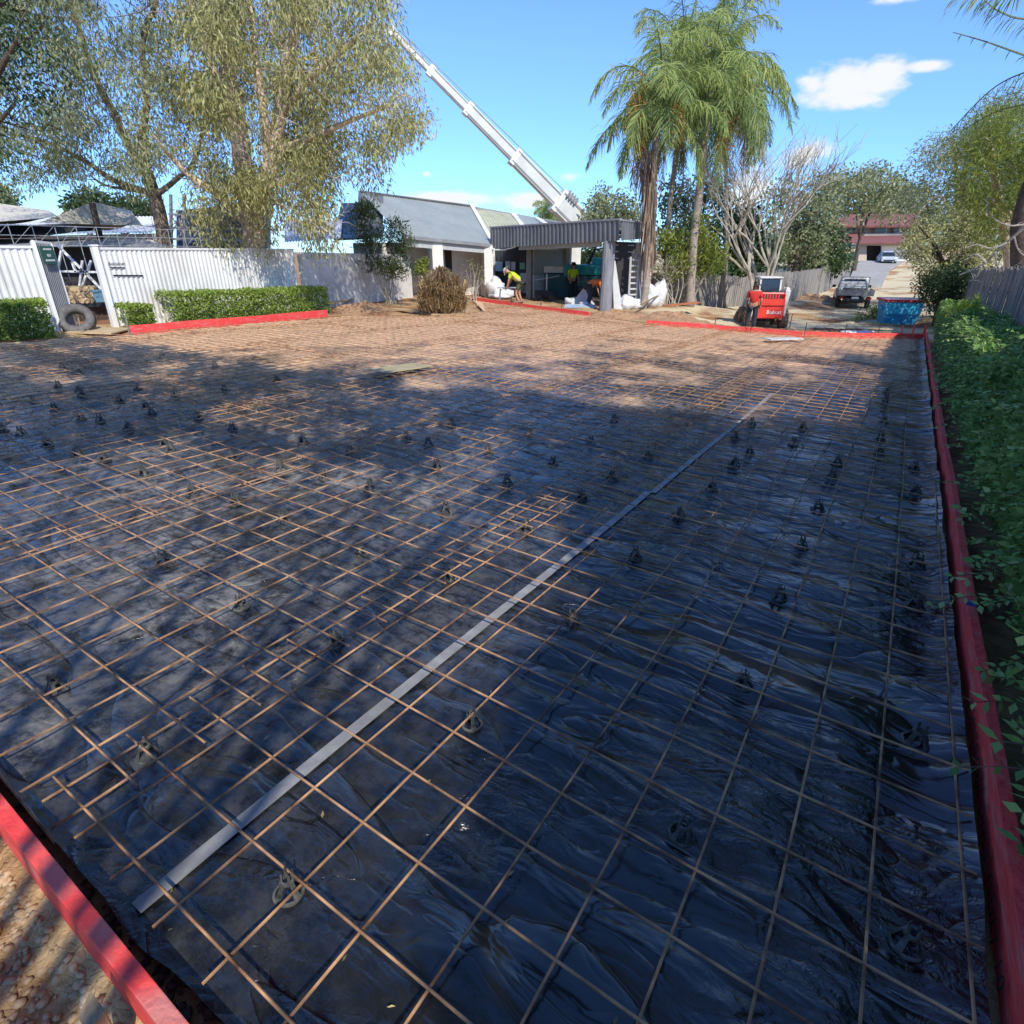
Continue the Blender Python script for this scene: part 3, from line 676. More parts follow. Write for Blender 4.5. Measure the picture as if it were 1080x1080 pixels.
# steel pegs
PG = 'steel pegs behind the back formwork'
for px, py in [(753,348),(791,352),(828,352),(832,349),(848,354),(890,355),(925,355)]:
    q = G(px, py); mb = MB(); mb.tube([q-Vector((0,0,.1)), q+Vector((.01,0,.36 if px not in (832,) else .5))], .012, 6); tag(mb.build('steel_peg', M_black), {753:'leftmost dark peg behind the back red board',791:'dark steel peg by the feet of the man in red',828:'left peg of the close pair right of the loader',832:'taller right peg of the close pair right of the loader',848:'dark peg just right of the close pair',890:'dark peg in front of the parked utility',925:'dark peg left of the blue bin'}[px], 'steel peg', PG)
for px, py, l in [(86,352,'pale peg beside the leaning tyre'),(136,352,'pale peg at the left end of the sunlit red board'),(191,341,'pale peg in front of the long hedge near its left end'),(227,338,'pale peg in front of the middle of the long hedge'),(539,323,'pale peg by the feet of the lime shirt worker'),(570,325,'peg at the middle of the back red board'),(592,328,'peg toward the right end of the back red board')]:
    q = G(px, py); mb = MB(); mb.tube([q-Vector((0,0,.1)), q+Vector((.03,0,.34))], .014, 6); tag(mb.build('steel_peg', M_steel if px < 500 else M_black), l, 'steel peg', 'pegs along the left and back boards')

# clods and small debris
def clods(name, pts, rad, m, label, cat):
    C = []; F = []
    base = np.array([(1,0,0),(-1,0,0),(0,1,0),(0,-1,0),(0,0,1),(0,0,-1)], float)
    # subdivided octahedron
    bm = bmesh.new(); bmesh.ops.create_icosphere(bm, subdivisions=1, radius=1); bv = np.array([v.co[:] for v in bm.verts]); bf = np.array([[v.index for v in f.verts] for f in bm.faces]); bm.free()
    for (x, y, z) in pts:
        r = rad*random.uniform(.35, 1.3); s = np.array([r*random.uniform(.7,1.3), r*random.uniform(.7,1.3), r*random.uniform(.4,.8)])
        v = bv*s*(1+rng.normal(0,.16,(len(bv),1))); F.append(bf+len(C)*len(bv)); C.append(v+np.array((x, y, z)))
    o = np_mesh(name, np.concatenate(C), np.concatenate(F), m); return tag(o, label, cat, kind='stuff')
M_clod = mat('dry_clay_clod', (.55,.41,.25), (.34,.22,.12), rough=.95, scale=7, bump=.6)
pts = []
for _ in range(2600):
    u = .11-random.random()**1.3*.5; v = random.uniform(.8, 3.0); q = UV(u, v); pts.append((q.x, q.y, gz(q.x, q.y)+random.uniform(-.004,.006)))
clods('clay_clods', pts, .013, M_clod, 'cracked dry clay crumbs outside the near red board', 'soil')
pts = []
for _ in range(500):
    u = random.uniform(.17, .30); v = random.uniform(.9, 5.5); q = UV(u, v); pts.append((q.x, q.y, gz(q.x, q.y)+random.uniform(-.002,.02)))
clods('soil_crumbs', pts, .014, M_barkdk, 'dark soil crumbs in the gap between red board and plastic', 'soil')

Cl = []
for _ in range(260):
    u = random.uniform(.3, 7); v = random.uniform(-.55, 6); q = UV(u, v, sheet_z(u, v)+.01); Cl.append(tuple(q))
Cl = np.array(Cl); Vt, F = leaf_cards(Cl, .032, .014, 0, None); Vt[:, 2] = np.repeat(Cl[:, 2], 4)+rng.uniform(0, .006, len(Vt))
tag(np_mesh('fallen_leaves', Vt, F, leafmat('dry_fallen_leaf', [(.25,.16,.06),(.45,.33,.12),(.6,.5,.2)]), None, rng.uniform(0,1,len(F))), 'small dry leaves scattered over the black plastic', 'leaf litter', kind='stuff')
def mound(name, cx, cy, rx, ry, h, m, label, cat='dirt mound'):
    n = 34; mb = MB(); sd = random.random()*40
    for i in range(n+1):
        for j in range(n+1):
            a = -1+2*i/n; b = -1+2*j/n; x = cx+a*rx; y = cy+b*ry; rr = a*a+b*b
            e = max(0, 1-rr); z = hz(x, y)-.06+h*e**.8*(.6+.8*abs(mnoise.noise(Vector((a*2.5+sd, b*2.5, 0)))))+.09*e*mnoise.noise(Vector((a*9+sd, b*9, 2)))
            mb.v.append(Vector((x, y, z)))
    for i in range(n):
        for j in range(n): k_ = i*(n+1)+j; mb.f.append((k_, k_+n+1, k_+n+2, k_+1))
    return tag(mb.build(name, m), label, cat)
q = G(385,326); mound('rubble_mound', q.x-.1, q.y, 1.1, 1.6, .35, M_dirt2, 'rubble and soil mound under the leafy shrub by the white wall')
q = G(655,333); mound('dirt_mound', q.x, q.y, 1.2, .9, .25, M_dirt2, 'loose dirt mound in front of the grey column')
q = G(720,336); mound('dirt_mound', q.x, q.y, 1.9, 1.3, .4, M_dirt2, 'wide dirt mound with planks right of the palm trunk')
q = G(880,345); mound('red_dirt_mound', q.x+.3, q.y+1.6, 2.2, .9, .22, mat('red_brown_soil',(.3,.13,.07),(.18,.08,.045),rough=.95,scale=5,bump=1,bscale=14), 'low red brown soil heap between back board and blue bin')
q = G(862,311); mound('red_dirt_mound', P(858,315,38).x, 38, 1.6, 3, .4, M_dirt2, 'soil bank along the grey paling fence behind the loader')
def plank(px0, py0, px1, py1, w, t, z, label, m=M_pine, dz1=0):
    a = G(px0, py0)+Vector((0,0,z)); b = G(px1, py1)+Vector((0,0,z+dz1)); mb = MB(); mb.bar(a, b, w, t); return tag(mb.build('plank', m, bevel=.003), label, 'plank', 'loose planks around the pour')
plank(350,326,372,321,.2,.04,.2,'short pale plank lying on the rubble mound')
plank(415,327,490,333,.3,.03,.05,'pale plank lying in front of the dry grass clump')
plank(455,333,505,334,.25,.03,.04,'second pale plank at the foot of the dry grass clump')
plank(700,333,735,328,.25,.05,.35,'orange brown plank resting on the wide dirt mound', mat('orange_stained_ply',(.5,.17,.06),(.4,.13,.05),rough=.8))
plank(398,398,445,391,.5,.012,.1,'flat yellowish board lying on the mesh in the left shadow', mat('yellowish_ply',(.45,.38,.2),(.33,.27,.15),rough=.8))
plank(808,362,842,361,.3,.03,.1,'pale board lying on the mesh in front of the loader', M_board)
plank(82,349,130,350,1.0,.03,.02,'pale ply sheet lying at the gate threshold', M_pine)
plank(675,330,712,318,.08,.04,.3,'thin plank leaning on the mound beside the palm', M_wood, .5)

# ------------------------------------------------------------------ left fence, gate, yard
FT = 1.88
pA = G(61,350); pB = G(122,345); dirL = (pA-pB).normalized(); p0 = pA+dirL*3.2
pC = G(318,326); pD = G(432,314)
def fence_panel(a, b, top, n, label):
    a = Vector(a); b = Vector(b); r = thing('corrugated_fence', a, label, 'fence')
    L_ = (b-a).length; mb = MB(); mb.corr(Vector((a.x,a.y,a.z-.05)), Vector((b.x,b.y,b.z-.05)), Vector((b.x,b.y,top)), Vector((a.x,a.y,top)), int(L_/.13), .022); mb.build('sheeting', M_white, r)
    c = MB(); c.bar((a.x,a.y,top+.02), (b.x,b.y,top+.02), .07, .05); c.build('top_rail', M_white, r)
    k = max(1, int(L_/2.6))
    for i in range(k+1):
        q = a.lerp(b, i/k); p_ = MB(); off = Vector((-(b-a).y, (b-a).x, 0)).normalized()*.05; p_.box((q.x+off.x, q.y+off.y, (q.z+top)/2-.03), (.06,.06,top-q.z), b-a); p_.build('post', M_white, r)
    return r
fence_panel(p0, pA, FT, 20, 'white corrugated fence section at the far left behind the hedge')
fr = fence_panel(pB, pC, FT-.02, 40, 'long white corrugated fence between gate opening and rendered wall')
# handwriting on the fence
def on_fence(a, b, t, z, off=.03):
    a = Vector(a); b = Vector(b); q = a.lerp(b, t); n_ = Vector(((b-a).y, -(b-a).x, 0)).normalized(); return Vector((q.x, q.y, z))+n_*off
M_inkb = mat('black_marker', (.02,.02,.02), rough=.8)
fd = (pC-pB).normalized(); fd.z = 0
text('Reclaimer', .11, on_fence(pB, pC, .03, 1.52), fd, (0,0,1), M_inkb, fr, shear=.4)
lnb = MB(); lnb.bar(on_fence(pB, pC, .035, 1.47), on_fence(pB, pC, .09, 1.46), .012, .025); lnb.bar(on_fence(pB, pC, .04, 1.3), on_fence(pB, pC, .155, 1.27), .012, .03); lnb.build('underline', M_inkb, fr)
# gate leaf, open
gt = thing('gate', pA, 'open grey corrugated gate leaf with green notice beside the tyre', 'gate')
ga = pA+Vector((.05,.02,-.05)); gb = G(80,347)+Vector((0,0,-.05)); gtop = 1.98
mb = MB(); mb.corr(ga, gb, (gb.x,gb.y,gtop-.05), (ga.x,ga.y,gtop), 9, .03); mb.build('sheeting', M_gclad2, gt)
mb = MB(); mb.bar(ga, (ga.x,ga.y,gtop+.03), .07, .07, U); mb.bar(gb, (gb.x,gb.y,gtop), .06, .06, U); mb.bar((ga.x,ga.y,gtop+.03), (gb.x,gb.y,gtop), .05, .05); mb.build('frame', M_white, gt)
fdg = (gb-ga); fdg.z = 0; fdg.normalize(); nf = Vector((fdg.y, -fdg.x, 0))
sg = MB(); c = ga.lerp(gb, .5); sg.box(Vector((c.x, c.y, gtop-.24))+nf*.07, (.42,.012,.36), fdg); so_ = sg.build('notice', mat('green_sign_paint',(.02,.13,.1),(.02,.1,.08),rough=.4), gt)
sl_ = MB()
for z, w_ in ((gtop-.12,.26),(gtop-.235,.12),(gtop-.25,.1),(gtop-.34,.3)):
    sl_.box(Vector((c.x, c.y, z))+nf*.079, (w_,.004,.035), fdg)
sl_.build('notice_lines', M_white, so_)
gp = thing('gate_post', pB, 'white gate post at the right side of the gate opening', 'post')
mb = MB(); mb.bar((pB.x,pB.y,pB.z-.1), (pB.x,pB.y,FT+.05), .12, .12, U); mb.build('shaft', M_white, gp)
mb = MB(); mb.box((pB.x,pB.y,FT+.065), (.15,.15,.03), U); mb.build('cap', M_white, gp)
# dark store behind the gate
def local_box(a, b, depth, z0, z1):
    a = Vector(a); b = Vector(b); n_ = Vector((-(b-a).y, (b-a).x, 0)).normalized()
    if n_.y < 0: n_ = -n_
    return a, b, n_
bk0 = P(55,262,17.5); bk1 = P(140,262,18.8)
sd = thing('storage_shed', (bk0.x, bk0.y, .1), 'dark open store with white steel frame seen through the gate', 'shed')
mb = MB(); n_ = Vector((-.85,.5,0)); a = Vector((bk0.x-1.4,bk0.y,.0)); b = Vector((bk1.x+1,bk1.y,.0))
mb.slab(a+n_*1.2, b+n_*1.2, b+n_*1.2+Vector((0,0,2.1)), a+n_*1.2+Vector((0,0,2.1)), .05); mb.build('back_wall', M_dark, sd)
mb = MB(); mb.slab(a+Vector((0,0,2.0)), b+Vector((0,0,2.0)), b+n_*1.2+Vector((0,0,2.15)), a+n_*1.2+Vector((0,0,2.15)), .06); mb.build('roof', M_gclad2, sd)
mb = MB()
fa = P(64,262,16.4); fb = P(112,262,17.6)
for (x0,y0,x1,y1) in [(66,258,60,290),(60,258,107,305),(87,275,84,302),(60,286,104,287),(76,276,80,287),(96,275,86,305)]:
    qa = P(x0,y0,16.8); qb = P(x1,y1,16.8); mb.bar(qa, qb, .05, .05)
mb.build('truss', M_white, sd)
lg = thing('log_pile', P(82,317,15.6), 'stack of cut pale logs inside the gate opening', 'log pile'); kk = 0
for i in range(7):
    for j in range(3):
        q = P(68+i*4.6+(j % 2)*2, 317-j*6, 15.6+.1*j); mb = MB(); mb.tube([q, q+Vector((-.25,.5,0))], .07, 9); mb.build('log', M_pine if (i+j) % 3 else M_wood, lg)
cr = MB(); cr.box(P(105,312,15.9), (.35,.3,.3), U); tag(cr.build('blue_crate', mat('faded_blue_plastic',(.15,.3,.42),(.1,.22,.32),rough=.6), bevel=.01), 'faded blue crate beside the logs in the gate opening', 'crate')
dm = MB(); a = P(60,326,15.2); b = P(118,326,16.2); dm.slab(a+Vector((0,0,-.4)), b+Vector((0,0,-.4)), b+Vector((0,0,.05)), a+Vector((0,0,.05)), .1); tag(dm.build('retaining_sleeper', M_barkdk), 'dark timber sleeper edging below the log stack', 'sleeper')
# tyre
ty = G(84,349); ty.z += .24
tr = thing('old_tyre', ty, 'grey used tyre leaning against the gate leaf', 'tyre')
ax_ = Vector((.35,-.75,.62)).normalized(); mb = MB(); prof = [(.2,-.09),(.3,-.12),(.36,-.08),(.365,0),(.36,.08),(.3,.12),(.2,.09),(.19,0),(.2,-.09)]
mb.lathe(ty, prof, 28, ax_); mb.build('casing', mat('grey_dusty_rubber',(.16,.15,.14),(.09,.085,.08),rough=.85,scale=9), tr, smooth=True)
mb = MB()
for k in range(28):
    a = 2*math.pi*k/28; qd = Vector((0,0,1)).rotation_difference(ax_); mb.bar(ty+qd @ Vector((.366*math.cos(a),.366*math.sin(a),-.07)), ty+qd @ Vector((.366*math.cos(a+.08),.366*math.sin(a+.08),.07)), .02, .012, qd @ Vector((math.cos(a),math.sin(a),0)))
mb.build('tread', M_black, tr)

# rendered wall
a = pC+Vector((.05,.15,0)); b = pD
wl = MB(); wl.slab((b.x,b.y,b.z-.1), (a.x,a.y,a.z-.1), (a.x,a.y,FT-.12), (b.x,b.y,P(430,270,b.y).z), .18)
wr = thing('rendered_wall', a, 'white rendered garden wall behind the leafy shrub', 'wall'); wl.build('wall_body', M_render, wr)
cpn = MB(); cpn.bar(Vector((a.x,a.y,FT-.1)), Vector((b.x,b.y,P(430,270,b.y).z+.03)), .26, .05); cpn.build('coping', M_render, wr)

# wire mesh panel above the fence
wf = thing('wire_panel', p0+Vector((-.4,.6,0)), 'thin white wire lattice standing above the fence at left', 'wire panel'); mb = MB()
ya = Vector((p0.x-.5, p0.y+.9, 0)); yb = Vector((pB.x-.3+1.2, pB.y+3.2, 0))
for z in (1.95, 2.15, 2.35): mb.bar(ya+Vector((0,0,z-.02)), yb+Vector((0,0,z+.0)), .012, .012)
for i in range(17):
    q = ya.lerp(yb, i/16); mb.bar(q+Vector((0,0,1.2)), q+Vector((0,0,2.36)), .012, .012)
    if i < 16: q2 = ya.lerp(yb, (i+1)/16); mb.bar(q+Vector((0,0,1.95)), q2+Vector((0,0,2.35)), .007, .007)
mb.build('lattice', mat('grey_wire',(.45,.46,.46),(.36,.37,.37),rough=.5,metal=.3), wf)

# white workshop behind
def gabled(name, pts_front, depth, h, label): pass
ws = thing('workshop', P(60,262,24), 'low white workshop behind the corrugated fence at left', 'building')
mb = MB(); a = P(-60,300,22); b = P(178,300,26)
mb.slab(a, b, (b.x,b.y,P(178,246,26).z), (a.x,a.y,P(-60,251,22).z), .15); mb.build('wall', M_white, ws)
mb = MB(); mb.corr((a.x,a.y-.3,P(-60,250,22).z), (b.x,b.y-.3,P(178,246,26).z), P(190,228,32), P(-60,232,28), 60, .03); mb.build('roof', M_white, ws)
# shade sails
M_sail = mat('cream_shade_cloth', (.62,.57,.45), (.5,.46,.36), rough=.85, scale=3)
M_saildk = mat('grey_shade_cloth', (.05,.045,.04), (.035,.03,.028), rough=.9, scale=3)
def sail(c, label, m, sagd=.5):
    a, b, d, e = map(Vector, c); n = 14; mb = MB()
    for i in range(n+1):
        for j in range(n+1):
            s, t = i/n, j/n
            q = a.lerp(b, s).lerp(e.lerp(d, s), t); pin = .35*(math.sin(math.pi*s)*(2*t-1)**2*(1 if t > .5 else -1)*0)
            q.z -= sagd*math.sin(math.pi*s)*math.sin(math.pi*t)*.7; mb.v.append(q)
    for i in range(n):
        for j in range(n): k_ = i*(n+1)+j; mb.f.append((k_, k_+n+1, k_+n+2, k_+1))
    return tag(mb.build('shade_sail', m, smooth=True), label, 'shade sail')
sail([P(-60,238,17), P(62,229,19), P(52,222,26), P(-60,206,26)], 'cream shade sail at the far left above the fence', M_sail, .5)
sail([P(40,235,18), P(150,238,20), P(138,222,25), P(98,213,22)], 'smaller cream shade sail peaked on the dark post', M_sail, .6)
sail([P(-60,252,16.5), P(108,243,19), P(70,236,22), P(-60,240,20)], 'dark underside shade sail hanging below the cream ones', M_saildk, .3)
sp_ = MB(); q = P(106,262,19.5); sp_.tube([Vector((q.x,q.y,.1)), Vector(P(97,214,19.5))], .09, 8); tag(sp_.build('sail_post', M_barkdk), 'dark leaning post holding up the smaller shade sail', 'post')
# blue grey rack building behind trees
rk = thing('pallet_rack', P(215,262,25), 'tall grey steel racking with blue tarpaulin behind the fence trees', 'rack')
mb = MB()
for px in (182,196,232,262,285): a = PX(px,25,.0); b = P(px-2,205+ (px % 7),25); mb.bar(a, b, .09, .09)
for y_ in (226,240,252): mb.bar(P(178,y_,25), P(286,y_+2,25.2), .08, .08)
for i in range(7): mb.bar(P(180+i*14,226,25), P(194+i*14,252,25), .03, .03)
mb.build('frame', M_steel, rk)
mb = MB(); mb.slab(P(186,262,26), P(285,262,26.5), P(285,212,26.5), P(186,222,26), .1); mb.build('blue_tarpaulin', mat('blue_grey_tarpaulin',(.09,.14,.24),(.04,.06,.11),rough=.55,scale=1.5,bump=.6), rk)

# ------------------------------------------------------------------ steel roofed building
bd = thing('white_building', P(475,312,30), 'low white building with grey ribbed metal roof', 'building')
eL = P(425,249,27); eR = P(519,258.5,31); rR = P(496,218,35.5); rL = P(380,203,31.5)
mb = MB(); mb.corr(eL, eR, rR, rL, 46, .035, (0,0,0,1)); mb.build('roof', M_roofm, bd)
mb = MB(); mb.bar(rL+Vector((0,0,.05)), rR+Vector((0,0,.05)), .25, .06); mb.build('ridge_cap', M_gclad, bd)
mb = MB(); mb.bar(eR+Vector((.05,0,.04)), rR+Vector((.05,0,.07)), .18, .14); mb.build('barge_board', M_white, bd)
mb = MB(); mb.bar(eL+Vector((0,-.08,-.03)), eR+Vector((0,-.08,-.03)), .12, .14); mb.build('gutter', M_gclad2, bd)
mb = MB(); mb.bar(eL+Vector((0,.1,-.24)), eR+Vector((0,.1,-.24)), .1, .3); mb.build('fascia', mat('light_grey_fascia',(.5,.52,.52),(.42,.44,.44),rough=.6), bd)
def vwall(pa, pb, z0, z1, t, name, m, parent):
    mb = MB(); a = Vector(pa); b = Vector(pb); mb.slab((a.x,a.y,z0), (b.x,b.y,z0), (b.x,b.y,z1), (a.x,a.y,z1), -t); return mb.build(name, m, parent)
zt = 2.2
wa = PX(404,29.5,1); wb = PX(520,33.2,1)
vwall(wa, wb, -.5, zt, .2, 'wall', M_render, bd)
for px, Y, w_, nm in [(457,28.2,.9,'pier'),(511,30.6,.9,'pier')]:
    a = PX(px,Y,1); b = PX(px+11 if px < 500 else px+9, Y+.2, 1); c = PX(px-6,Y+2.6,1)
    mb = MB(); mb.hexa([(a.x,a.y,-.5),(b.x,b.y,-.5),(b.x-.6,b.y+2.6,-.5),(c.x,c.y,-.5),(a.x,a.y,zt-.1),(b.x,b.y,zt-.1),(b.x-.6,b.y+2.6,zt-.1),(c.x,c.y,zt-.1)]); mb.build('pier', M_render, bd)
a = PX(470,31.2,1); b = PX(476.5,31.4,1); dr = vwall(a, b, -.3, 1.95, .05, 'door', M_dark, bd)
mb = MB(); mb.tube([Vector((b.x-.06,b.y-.03,.75)), Vector((b.x-.06,b.y-.08,.85)), Vector((b.x-.06,b.y-.03,.95))], .012, 5); mb.build('handle', M_steel, dr)
a = PX(441,30.4,1); b = PX(455,30.8,1)
mb = MB()
for z in (.2,.6,1.0,1.4,1.8): mb.bar(Vector((a.x,a.y-.02,z)), Vector((b.x,b.y-.02,z)), .02, .015)
mb.build('wall_grooves', M_soff, bd)
vwall(P(376,262,30.5), P(404,262,29.4), -.3, 2.2, .2, 'side_wall', M_gclad2, bd)
# solar panels / dark gable at the left end
mb = MB(); mb.slab(P(352,252,28), P(392,250,28), P(383,214,32), P(360,214,32), .08); mb.build('solar_panel', M_blueglass, bd)
mb = MB(); mb.slab(P(376,249,27.7), P(404,249,27.9), P(404,206,31.6), P(378,201,31.6), .08); mb.build('gable_sheet', M_gclad, bd)
mb = MB(); mb.corr(P(300,256,27), P(360,252,27.6), P(362,232,30), P(300,232,30), 20, .04); mb.build('side_roof', M_white, bd)

# second roof with yellowed sheets
b2 = thing('rear_building', P(550,250,40), 'long rear building with yellowed translucent roof sheets', 'building')
def roofq(x0,x1,yb0,yb1,yt0,yt1,xt0,xt1,Yb,Yt,m,nm,n=14):
    mb = MB(); mb.corr(P(x0,yb0,Yb), P(x1,yb1,Yb+1.5), P(xt1,yt1,Yt+1.5), P(xt0,yt0,Yt), n, .04, (0,0,0,1)); return mb.build(nm, m, b2)
roofq(519,560,257,247,219.5,226,498,541,37,42,M_poly,'translucent_sheet')
roofq(560,586,247,242,226,231,543,566,38.5,43.5,M_roofm,'metal_sheet',9)
mb = MB(); mb.bar(P(558,247,38.4), P(541,225.5,43.4), .3, .12); mb.bar(P(584,242,39), P(566,230,44), .3, .12); mb.build('roof_seams', M_white, b2)
roofq(583,604,242,240,231.5,235,569,590,40,45,M_gclad,'dark_sheet',6)
mb = MB(); mb.bar(P(497,218.5,42), P(592,235,46), .3, .1); mb.build('ridge_cap', M_gclad2, b2)
vwall(PX(519,38,1), PX(610,42,1), -.6, 2.3, .2, 'wall', M_render, b2)

# ------------------------------------------------------------------ portico
po = thing('portico', P(560,315,28), 'flat roofed entrance portico with dark grey ribbed fascia', 'portico')
fL = P(517,251,31); fR = P(655,242,24.2)
tL = P(517,240.5,31); tR = P(655,232,24.2); bL_ = P(517,262,31); bR_ = P(655,253.5,24.2)
mb = MB(); mb.corr(bL_, bR_, tR, tL, 34, .04, (0,0,1,1)); mb.build('fascia', M_gclad, po)
eT = P(677,235.5,27.4); eB = P(677,252,27.4)
mb = MB(); mb.corr(bR_, eB, eT, tR, 9, .04, (0,0,1,1)); mb.build('side_fascia', M_gclad, po)
mb = MB(); mb.bar(tL+Vector((0,.03,.03)), tR+Vector((0,.03,.03)), .12, .06); mb.bar(tR, eT+Vector((0,0,.02)), .1, .06); mb.build('capping', M_gclad2, po)
back = Vector((1.2, 3.8, 0))
mb = MB(); mb.slab(bL_+Vector((.1,.2,.08)), bR_+Vector((-.1,.2,.08)), eB+Vector((-.2,.6,.12)), bL_+Vector((3.8,5.2,.08)), -.1); mb.build('soffit', M_soff, po)
mb = MB(); mb.slab(bL_+Vector((.1,.2,.35)), bR_+Vector((-.1,.2,.35)), eB+Vector((-.2,.6,.35)), bL_+Vector((3.8,5.2,.35)), .06); mb.build('roof_deck', M_gclad2, po)
# drooping white flashing
mb = MB(); mb.tube([P(517,262,30.9), P(522,263.5,30.6), P(532,263.3,30.2), P(541,261,29.7), P(548,258,29.4), P(580,257,28), P(630,253.5,25.6)], .035, 6); mb.build('loose_flashing', M_white, po)
# beam
mb = MB(); mb.bar(P(548,260.5,29.5), P(634,256.5,25.4), .1, .26); mb.build('beam', M_soff, po)
# front column and ribbed curtain
def col_(pxa, pxb, Y, y0, m, nm, n=8, tilt=0):
    q0 = at_ground((pxa+pxb)/2, Y); wd = (pxb-pxa)/661*Y; z1 = P(pxa, 254, Y).z
    mb = MB(); ns = 26
    for k_ in range(n): pass
    prof = [(wd/2*1.0, q0.z-.1), (wd/2*1.02, q0.z+.05), (wd/2*.98, q0.z+1.2), (wd/2, z1)]
    base = len(mb.v)
    for r_, z in prof:
        for k_ in range(ns):
            a = 2*math.pi*k_/ns; rr = r_*(1+.05*(k_ % 2)); mb.v.append(Vector((q0.x+rr*math.cos(a), q0.y+rr*math.sin(a)*.8, z)))
    for i in range(len(prof)-1):
        for k_ in range(ns): a = base+i*ns; mb.f.append((a+k_, a+(k_+1) % ns, a+ns+(k_+1) % ns, a+ns+k_))
    return mb.build(nm, m, po)
col_(632, 644.5, 24.9, 326, mat('grey_wrapped_column',(.26,.26,.27),(.17,.17,.18),rough=.8,scale=2,stretch=(3,3,.5)), 'column')
# dark side wall with slats behind the column
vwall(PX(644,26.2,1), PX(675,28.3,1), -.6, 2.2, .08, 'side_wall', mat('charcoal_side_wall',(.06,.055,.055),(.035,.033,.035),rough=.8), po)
for y_ in (258,265,272):
    mb = MB(); mb.bar(P(647,y_,26.0), P(652,y_+.5,26.3), .03, .03); mb.build('batten', M_board, po)
    mb = MB(); mb.bar(P(662,y_+.5,27.0), P(668,y_+1,27.3), .03, .03); mb.build('batten', M_board, po)
# interior walls
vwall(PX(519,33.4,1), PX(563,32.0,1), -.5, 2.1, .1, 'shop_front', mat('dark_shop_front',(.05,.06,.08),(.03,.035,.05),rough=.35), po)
vwall(PX(557,30.2,1), PX(562,30.1,1), -.5, 2.15, .25, 'inner_post', mat('grey_brown_post',(.2,.19,.18),rough=.8), po)
vwall(PX(561,31.5,1), PX(597,33.5,1), -.6, 2.2, .1, 'inner_wall', mat('pale_green_grey_wall',(.45,.48,.43),(.38,.41,.37),rough=.8), po)
vwall(PX(596,33.2,1), PX(598,33.3,1), -.6, 2.2, .3, 'white_edge', M_white, po)
vwall(PX(562,31.1,1), PX(575,31.6,1), -.5, .75, .08, 'low_panel', M_board, po)
mb = MB(); mb.bar(P(571,263,31), P(588,263.4,31.5), .12, .05); mb.build('tube_light', M_white, po)
M_post = mat('pale_blue_poster', (.2,.42,.6), (.3,.5,.65), rough=.5, scale=6); M_post2 = mat('white_blue_poster', (.5,.58,.62), (.3,.42,.55), rough=.5, scale=9); M_post3 = mat('green_poster', (.1,.35,.33), (.25,.45,.45), rough=.5, scale=7)
for (x0,x1,y0,y1,m_) in [(522.5,530,276,286,M_post),(533,538,275.5,284,M_post2),(539,543.5,276,285,M_post2),(548,553.5,277,284,M_post3),(548,555,288,298,M_post2),(548,555,300,309,mat('grey_poster',(.3,.33,.32),rough=.6))]:
    Y0 = 33.1-(x0-519)/44*1.4-.05; mb = MB(); mb.slab(P(x0,y1,Y0), P(x1,y1,Y0-.2), P(x1,y0,Y0-.2), P(x0,y0,Y0), .02); mb.build('poster', m_, po)
mb = MB()
for i in range(9): mb.bar(P(524+i*3.6,262,32.6-i*.1), P(524+i*3.6,273+(i % 3),32.6-i*.1), .05, .02)
mb.build('hanging_strips', mat('grey_strip',(.12,.13,.15),rough=.6), po)
# leaning sheet, ladder, bags
def leaner(name, px0, px1, py0, py1, pt0, ptt, Y, m, label, cat):
    a = at_ground(px0, Y); b = at_ground(px1, Y); c_ = P(ptt, py1, Y+.35); d_ = P(pt0, py1, Y+.35); mb = MB(); mb.slab(a, b, c_, d_, .04); return tag(mb.build(name, m), label, cat)
leaner('leaning_board', 647.5, 656.5, 325, 275, 645.5, 649, 25.4, M_board, 'tall pale tapered board leaning right of the grey column', 'board')
leaner('leaning_board', 671, 676, 325, 268, 672, 677, 26.4, M_gclad2, 'grey sheet leaning beside the palm trunk', 'board')
ld = thing('stacked_ladder', at_ground(667,26), 'pale ladder like stack standing against the dark portico wall', 'ladder')
a = at_ground(662.5, 26); b = at_ground(670.5, 26.2); zt_ = P(663,271,26).z
for q in (a, b): mb = MB(); mb.bar(q, Vector((q.x, q.y+.3, zt_)), .07, .05, U); mb.build('rail', M_board, ld)
for i in range(9): mb = MB(); t = (i+.5)/9; mb.bar(a.lerp(Vector((a.x,a.y+.3,zt_)), t), b.lerp(Vector((b.x,b.y+.3,zt_)), t), .09, .06); mb.build('rung', M_board, ld)
def bag(px, Y, sx, sz, label, m=M_paper):
    q = at_ground(px, Y); bm = bmesh.new(); bmesh.ops.create_icosphere(bm, subdivisions=3, radius=1); sd = random.random()*90
    for v in bm.verts:
        k_ = 1+.35*mnoise.noise(v.co*1.6+Vector((sd,0,0)))+.12*mnoise.noise(v.co*5+Vector((sd,0,0))); v.co = Vector((v.co.x*sx*k_, v.co.y*sx*.8*k_, max(-.05, (v.co.z*.6+.5)*sz*k_)))
    me = bpy.data.meshes.new('rubbish_bag'); bm.to_mesh(me); bm.free(); o = link_mesh('rubbish_bag', me, None, m, q, True); return tag(o, label, 'bag', 'white bags and wrapping around the portico')
bag(604,27.2,0.36,0.28,'white bag just left of the folded pale sheet'); bag(617,26.4,0.25,0.19,'small white bag at the feet of the orange shirt worker'); bag(660,25.6,0.36,0.50,'white bag between leaning board and palm'); bag(669,25.8,0.29,0.37,'white bag at the foot of the ladder stack')
